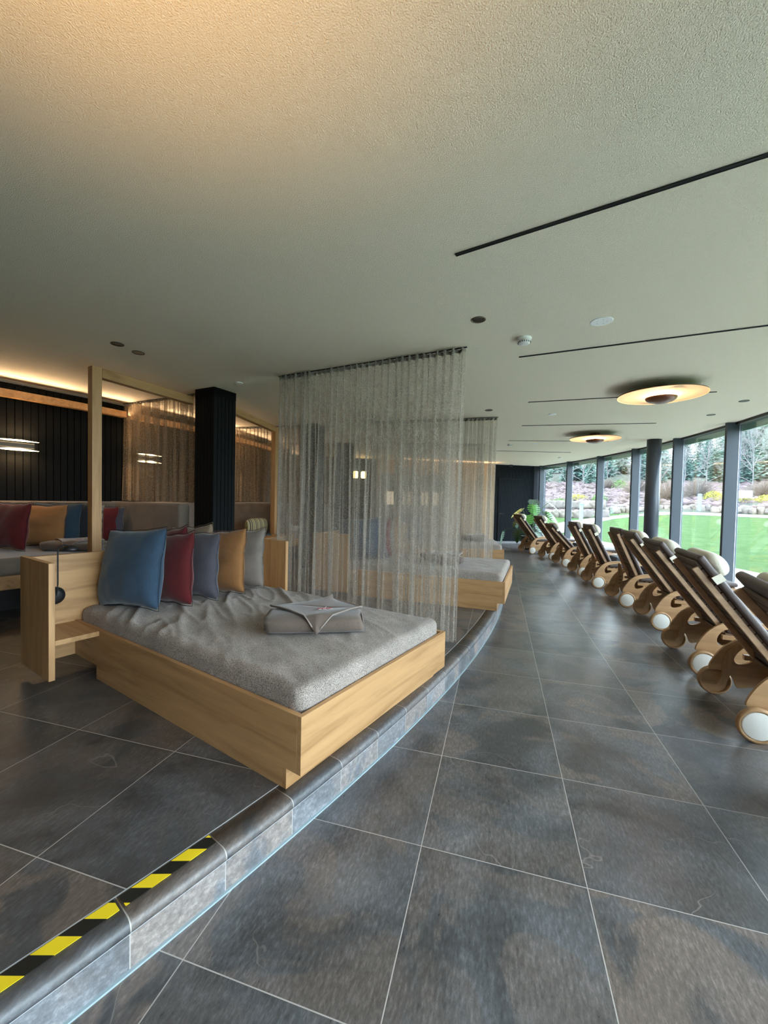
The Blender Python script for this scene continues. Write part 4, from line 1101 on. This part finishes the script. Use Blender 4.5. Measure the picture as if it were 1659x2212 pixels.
# round shrubs
def shrub(name, twiggy, mtl, seed):
    mb = MB(); r_ = random.Random(seed)
    if twiggy:
        for k in range(230):
            a = r_.uniform(0, 6.283); el = math.acos(r_.uniform(-.1, 1)); d = Vector((math.sin(el)*math.cos(a), math.sin(el)*math.sin(a), math.cos(el)))
            mb.tube([Vector((0, 0, .0))+d*.15, d*.6+Vector((0, 0, .05)), d*r_.uniform(.85, 1.05)], [.016, .011, .004], 3, cap=False)
            for q in range(2):
                d2 = (d+Vector([r_.uniform(-.5, .5) for _ in range(3)])).normalized(); p0 = d*r_.uniform(.5, .8); mb.tube([p0, p0+d2*.3], [.009, .003], 3, cap=False)
    else:
        for k in range(900):
            a = r_.uniform(0, 6.283); el = math.acos(r_.uniform(-.3, 1)); d = Vector((math.sin(el)*math.cos(a), math.sin(el)*math.sin(a), math.cos(el)*.75))*r_.uniform(.7, 1)
            s = r_.uniform(.05, .1); v = [mb.bm.verts.new(d+Vector([r_.uniform(-s, s) for _ in range(3)])) for _ in range(3)]; mb.bm.faces.new(v)
    return mb.build(name, mtl)
SH = {'bare': shrub('twiggy_shrub', 1, plain('pale_twigs', (.20, .16, .135), 1), 1), 'green': shrub('green_shrub', 0, plain('green_foliage', (.13, .22, .07), .9, var=.4, vscale=6), 2),
      'yellow': shrub('golden_shrub', 0, plain('golden_foliage', (.42, .40, .07), .9, var=.3, vscale=6), 3)}
sf = set()
for kind, az, d, s, sz_, lab in (('bare', 16.0, 37, 1.55, 1.35, 'round pale leafless shrub on the slope left of the column'), ('bare', 19.0, 32, 1.6, 1.5, 'spreading pale twiggy shrub partly hidden by the column'), ('bare', 21.8, 33, 1.7, 1.6, 'fan-shaped pale shrub right of the column'),
    ('bare', 27.2, 34, 1.8, 1.2, 'flat pale twiggy shrub near the right picture edge'), ('bare', 17.6, 30, .9, .8, 'small reddish round shrub beside the path bollard'), ('yellow', 9.5, 33, 1.2, .6, 'low golden shrub seen in the second window pane'),
    ('green', 12.1, 32, .8, .8, 'small round green shrub by the third mullion'), ('green', 6.6, 29, 1.3, .8, 'green shrub behind the monstera leaves'), ('green', 7.6, 29.5, .9, .9, 'bright green shrub at the first mullion'),
    ('yellow', 23.2, 32, .9, .9, 'golden shrub left of the broad right mullion'), ('yellow', 27.6, 31, 1.0, .7, 'golden shrub at the right picture edge'), ('yellow', 25.9, 31, 1.0, .4, 'flat golden shrub above the two white blocks'),
    ('bare', 12.9, 40, 1.0, 1.1, 'pale leafless shrub high on the slope left of the third mullion'), ('green', 14.2, 40, 1.0, 1.2, 'dark green shrub left of the round pale one')):
    o = SH[kind]
    if kind in sf: o = o.copy(); COL.objects.link(o)
    sf.add(kind); o.location = AZ(az, d, .25); o.scale = (s*.75, s*.75, sz_*.9); o.rotation_euler = (0, 0, az); tag(o, lab, 'shrub', 'shrubs on the heather slope')
# bollards, white blocks
bo = empty('garden_bollard', (0, 0, 0)); MB().lathe([(.10, 0), (.10, .95)], 16).build('post', plain('blue_grey_post', (.22, .27, .33), .6), bo); MB().lathe([(.115, .95), (.115, 1.03), (.05, 1.06)], 16).build('cap', plain('post_cap', (.16, .19, .24), .5), bo)
for i, (az, d, lab) in enumerate(((10.1, 22.6, 'blue grey bollard lamp in front of the retaining wall'), (17.85, 28.0, 'blue grey bollard lamp left of the column'), (22.0, 28.2, 'blue grey bollard lamp in the pane right of the column'))):
    o = bo if i == 0 else copy_tree(bo); place(o, AZ(az, d), 0, lab, 'garden bollards'); o['category'] = 'bollard'
for az, lab in ((25.1, 'left one of two white blocks on the heather slope'), (25.9, 'right one of two white blocks on the heather slope')):
    tag(MB().box(-.22, .22, -.15, .15, 0, .45).build('white_block', M_WHITE, loc=AZ(az, 30.6, .55)), lab, 'block', 'white blocks outside')
# trees
def conifer(seed, mtl, mtr):
    r_ = random.Random(seed); e = empty('conifer', (0, 0, 0)); H = 9.5
    MB().tube([(0, 0, -1), (0, 0, H*.5), (0, 0, H*.97)], [.16, .10, .02], 6).build('trunk', mtr, e)
    mb = MB(); z = .9
    while z < H:
        rr = (H-z)/H*2.3+.12; nb = int(9+rr*4)
        for k in range(nb):
            a = 2*math.pi*k/nb + r_.uniform(-.3, .3); l = rr*r_.uniform(.6, 1.1); dz = -l*r_.uniform(.08, .32)
            d = Vector((math.cos(a), math.sin(a), 0)); s = Vector((-d.y, d.x, 0)); p0 = Vector((0, 0, z)); tip = p0+d*l+Vector((0, 0, dz))
            for q in range(3):   # three ragged fans of needles along each branch
                m0 = p0.lerp(tip, .12+q*.25); m1 = p0.lerp(tip, .55+q*.22); wd = l*(.24-.05*q)
                v = [mb.bm.verts.new(x) for x in (m0, m0.lerp(m1, .5)+s*wd-Vector((0, 0, .18*r_.random())), m1+Vector((0, 0, r_.uniform(-.1, .1))), m0.lerp(m1, .5)-s*wd-Vector((0, 0, .18*r_.random())))]
                mb.bm.faces.new(v)
        z += .20+.10*r_.random()
    mb.build('foliage', mtl, e); return e
M_TRUNK = plain('grey_bark', (.20, .17, .15), 1)
CF = [conifer(i, plain('conifer_%d' % i, c, .95, var=.35, vscale=1.2, spec=.1), M_TRUNK) for i, c in enumerate(((.20, .31, .265), (.16, .26, .23), (.25, .33, .26)))]  # pale blue green: haze over the forest is mixed into the base colour
def baretree(seed, mtl):
    r_ = random.Random(seed); e = empty('bare_tree', (0, 0, 0)); mb = MB(); tk = MB()
    def br(p, d, l, r, lv):
        q = p+d*l*.5+Vector([r_.uniform(-.05, .05)*l for _ in range(3)]); t = p+d*l
        (tk if lv == 0 else mb).tube([p, q, t], [r, r*.8, r*.5], 4, cap=False)
        if lv >= 4: return
        for k in range(5 if lv == 0 else 4):
            f = r_.uniform(.35, 1); d2 = (d*1.0+Vector((r_.uniform(-1, 1), r_.uniform(-1, 1), r_.uniform(-.1, .6)))*.75).normalized(); br(p.lerp(t, f), d2, l*r_.uniform(.5, .72), r*.55, lv+1)
    br(Vector((0, 0, -.5)), Vector((0, 0, 1)), 3.6, .055, 0); br(Vector((0, 0, 2.6)), Vector((.1, 0, 1)).normalized(), 2.4, .035, 1); br(Vector((0, 0, 1.8)), Vector((-.3, .1, 1)).normalized(), 2.2, .03, 1)
    for q in range(9): br(Vector((0, 0, .5+q*.42)), Vector((math.cos(q*2.4), math.sin(q*2.4), .55)).normalized(), 1.7-.10*q, .024, 2)
    tk.build('trunk', mtl, e); mb.build('branches', mtl, e); return e
BTm = plain('silver_bark', (.24, .23, .225), .9)
BT = [baretree(i+40, BTm) for i in range(3)]
fc = [True]*3; fb = [True]*3; rnd = random.Random(17); cnt = 0
side = lambda az: 'left part' if az < 12 else 'middle part' if az < 21 else 'right part'
rowname = ['front row', 'second row', 'third row', 'rear row']
for row, (d, n_, sc0) in enumerate(((47, 15, .62), (54, 17, .82), (63, 19, 1.05), (74, 21, 1.2))):
    for k in range(n_):
        az = -3 + 40*(k+rnd.uniform(-.3, .3))/n_; kk = rnd.randrange(3)
        o = CF[kk] if fc[kk] else copy_tree(CF[kk]); fc[kk] = False
        gain = .82 + .55*max(0, (az-18)/16)
        if 19.3 < az < 23 : gain *= .72
        s = sc0*rnd.uniform(.8, 1.2)*gain
        place(o, AZ(az, d+rnd.uniform(-3, 3), -.2), rnd.uniform(0, 6), 'blue green conifer in the %s of the forest edge, %s of the view' % (rowname[row], side(az)), 'forest conifers, %s, %s' % (rowname[row], side(az))); o.scale = (s*.95, s*.95, s); o['category'] = 'tree'
for k, (az, d, s) in enumerate(((5.6, 44, .8), (8.2, 46, .9), (10.3, 44, 1.05), (12.8, 47, .8), (15.2, 46, .75), (18.3, 42, .85), (20.5, 45, .95), (22.6, 43, 1.05), (24.8, 44, 1.0), (26.3, 42, 1.0), (28.0, 44, 1.15), (30.5, 43, 1.1))):
    kk = k % 3; o = BT[kk] if fb[kk] else copy_tree(BT[kk]); fb[kk] = False
    place(o, AZ(az, d, 0), k*1.7, 'pale leafless tree before the conifers, %s of the view' % side(az), 'leafless trees, '+side(az)); o.scale = (s,)*3; o['category'] = 'tree'
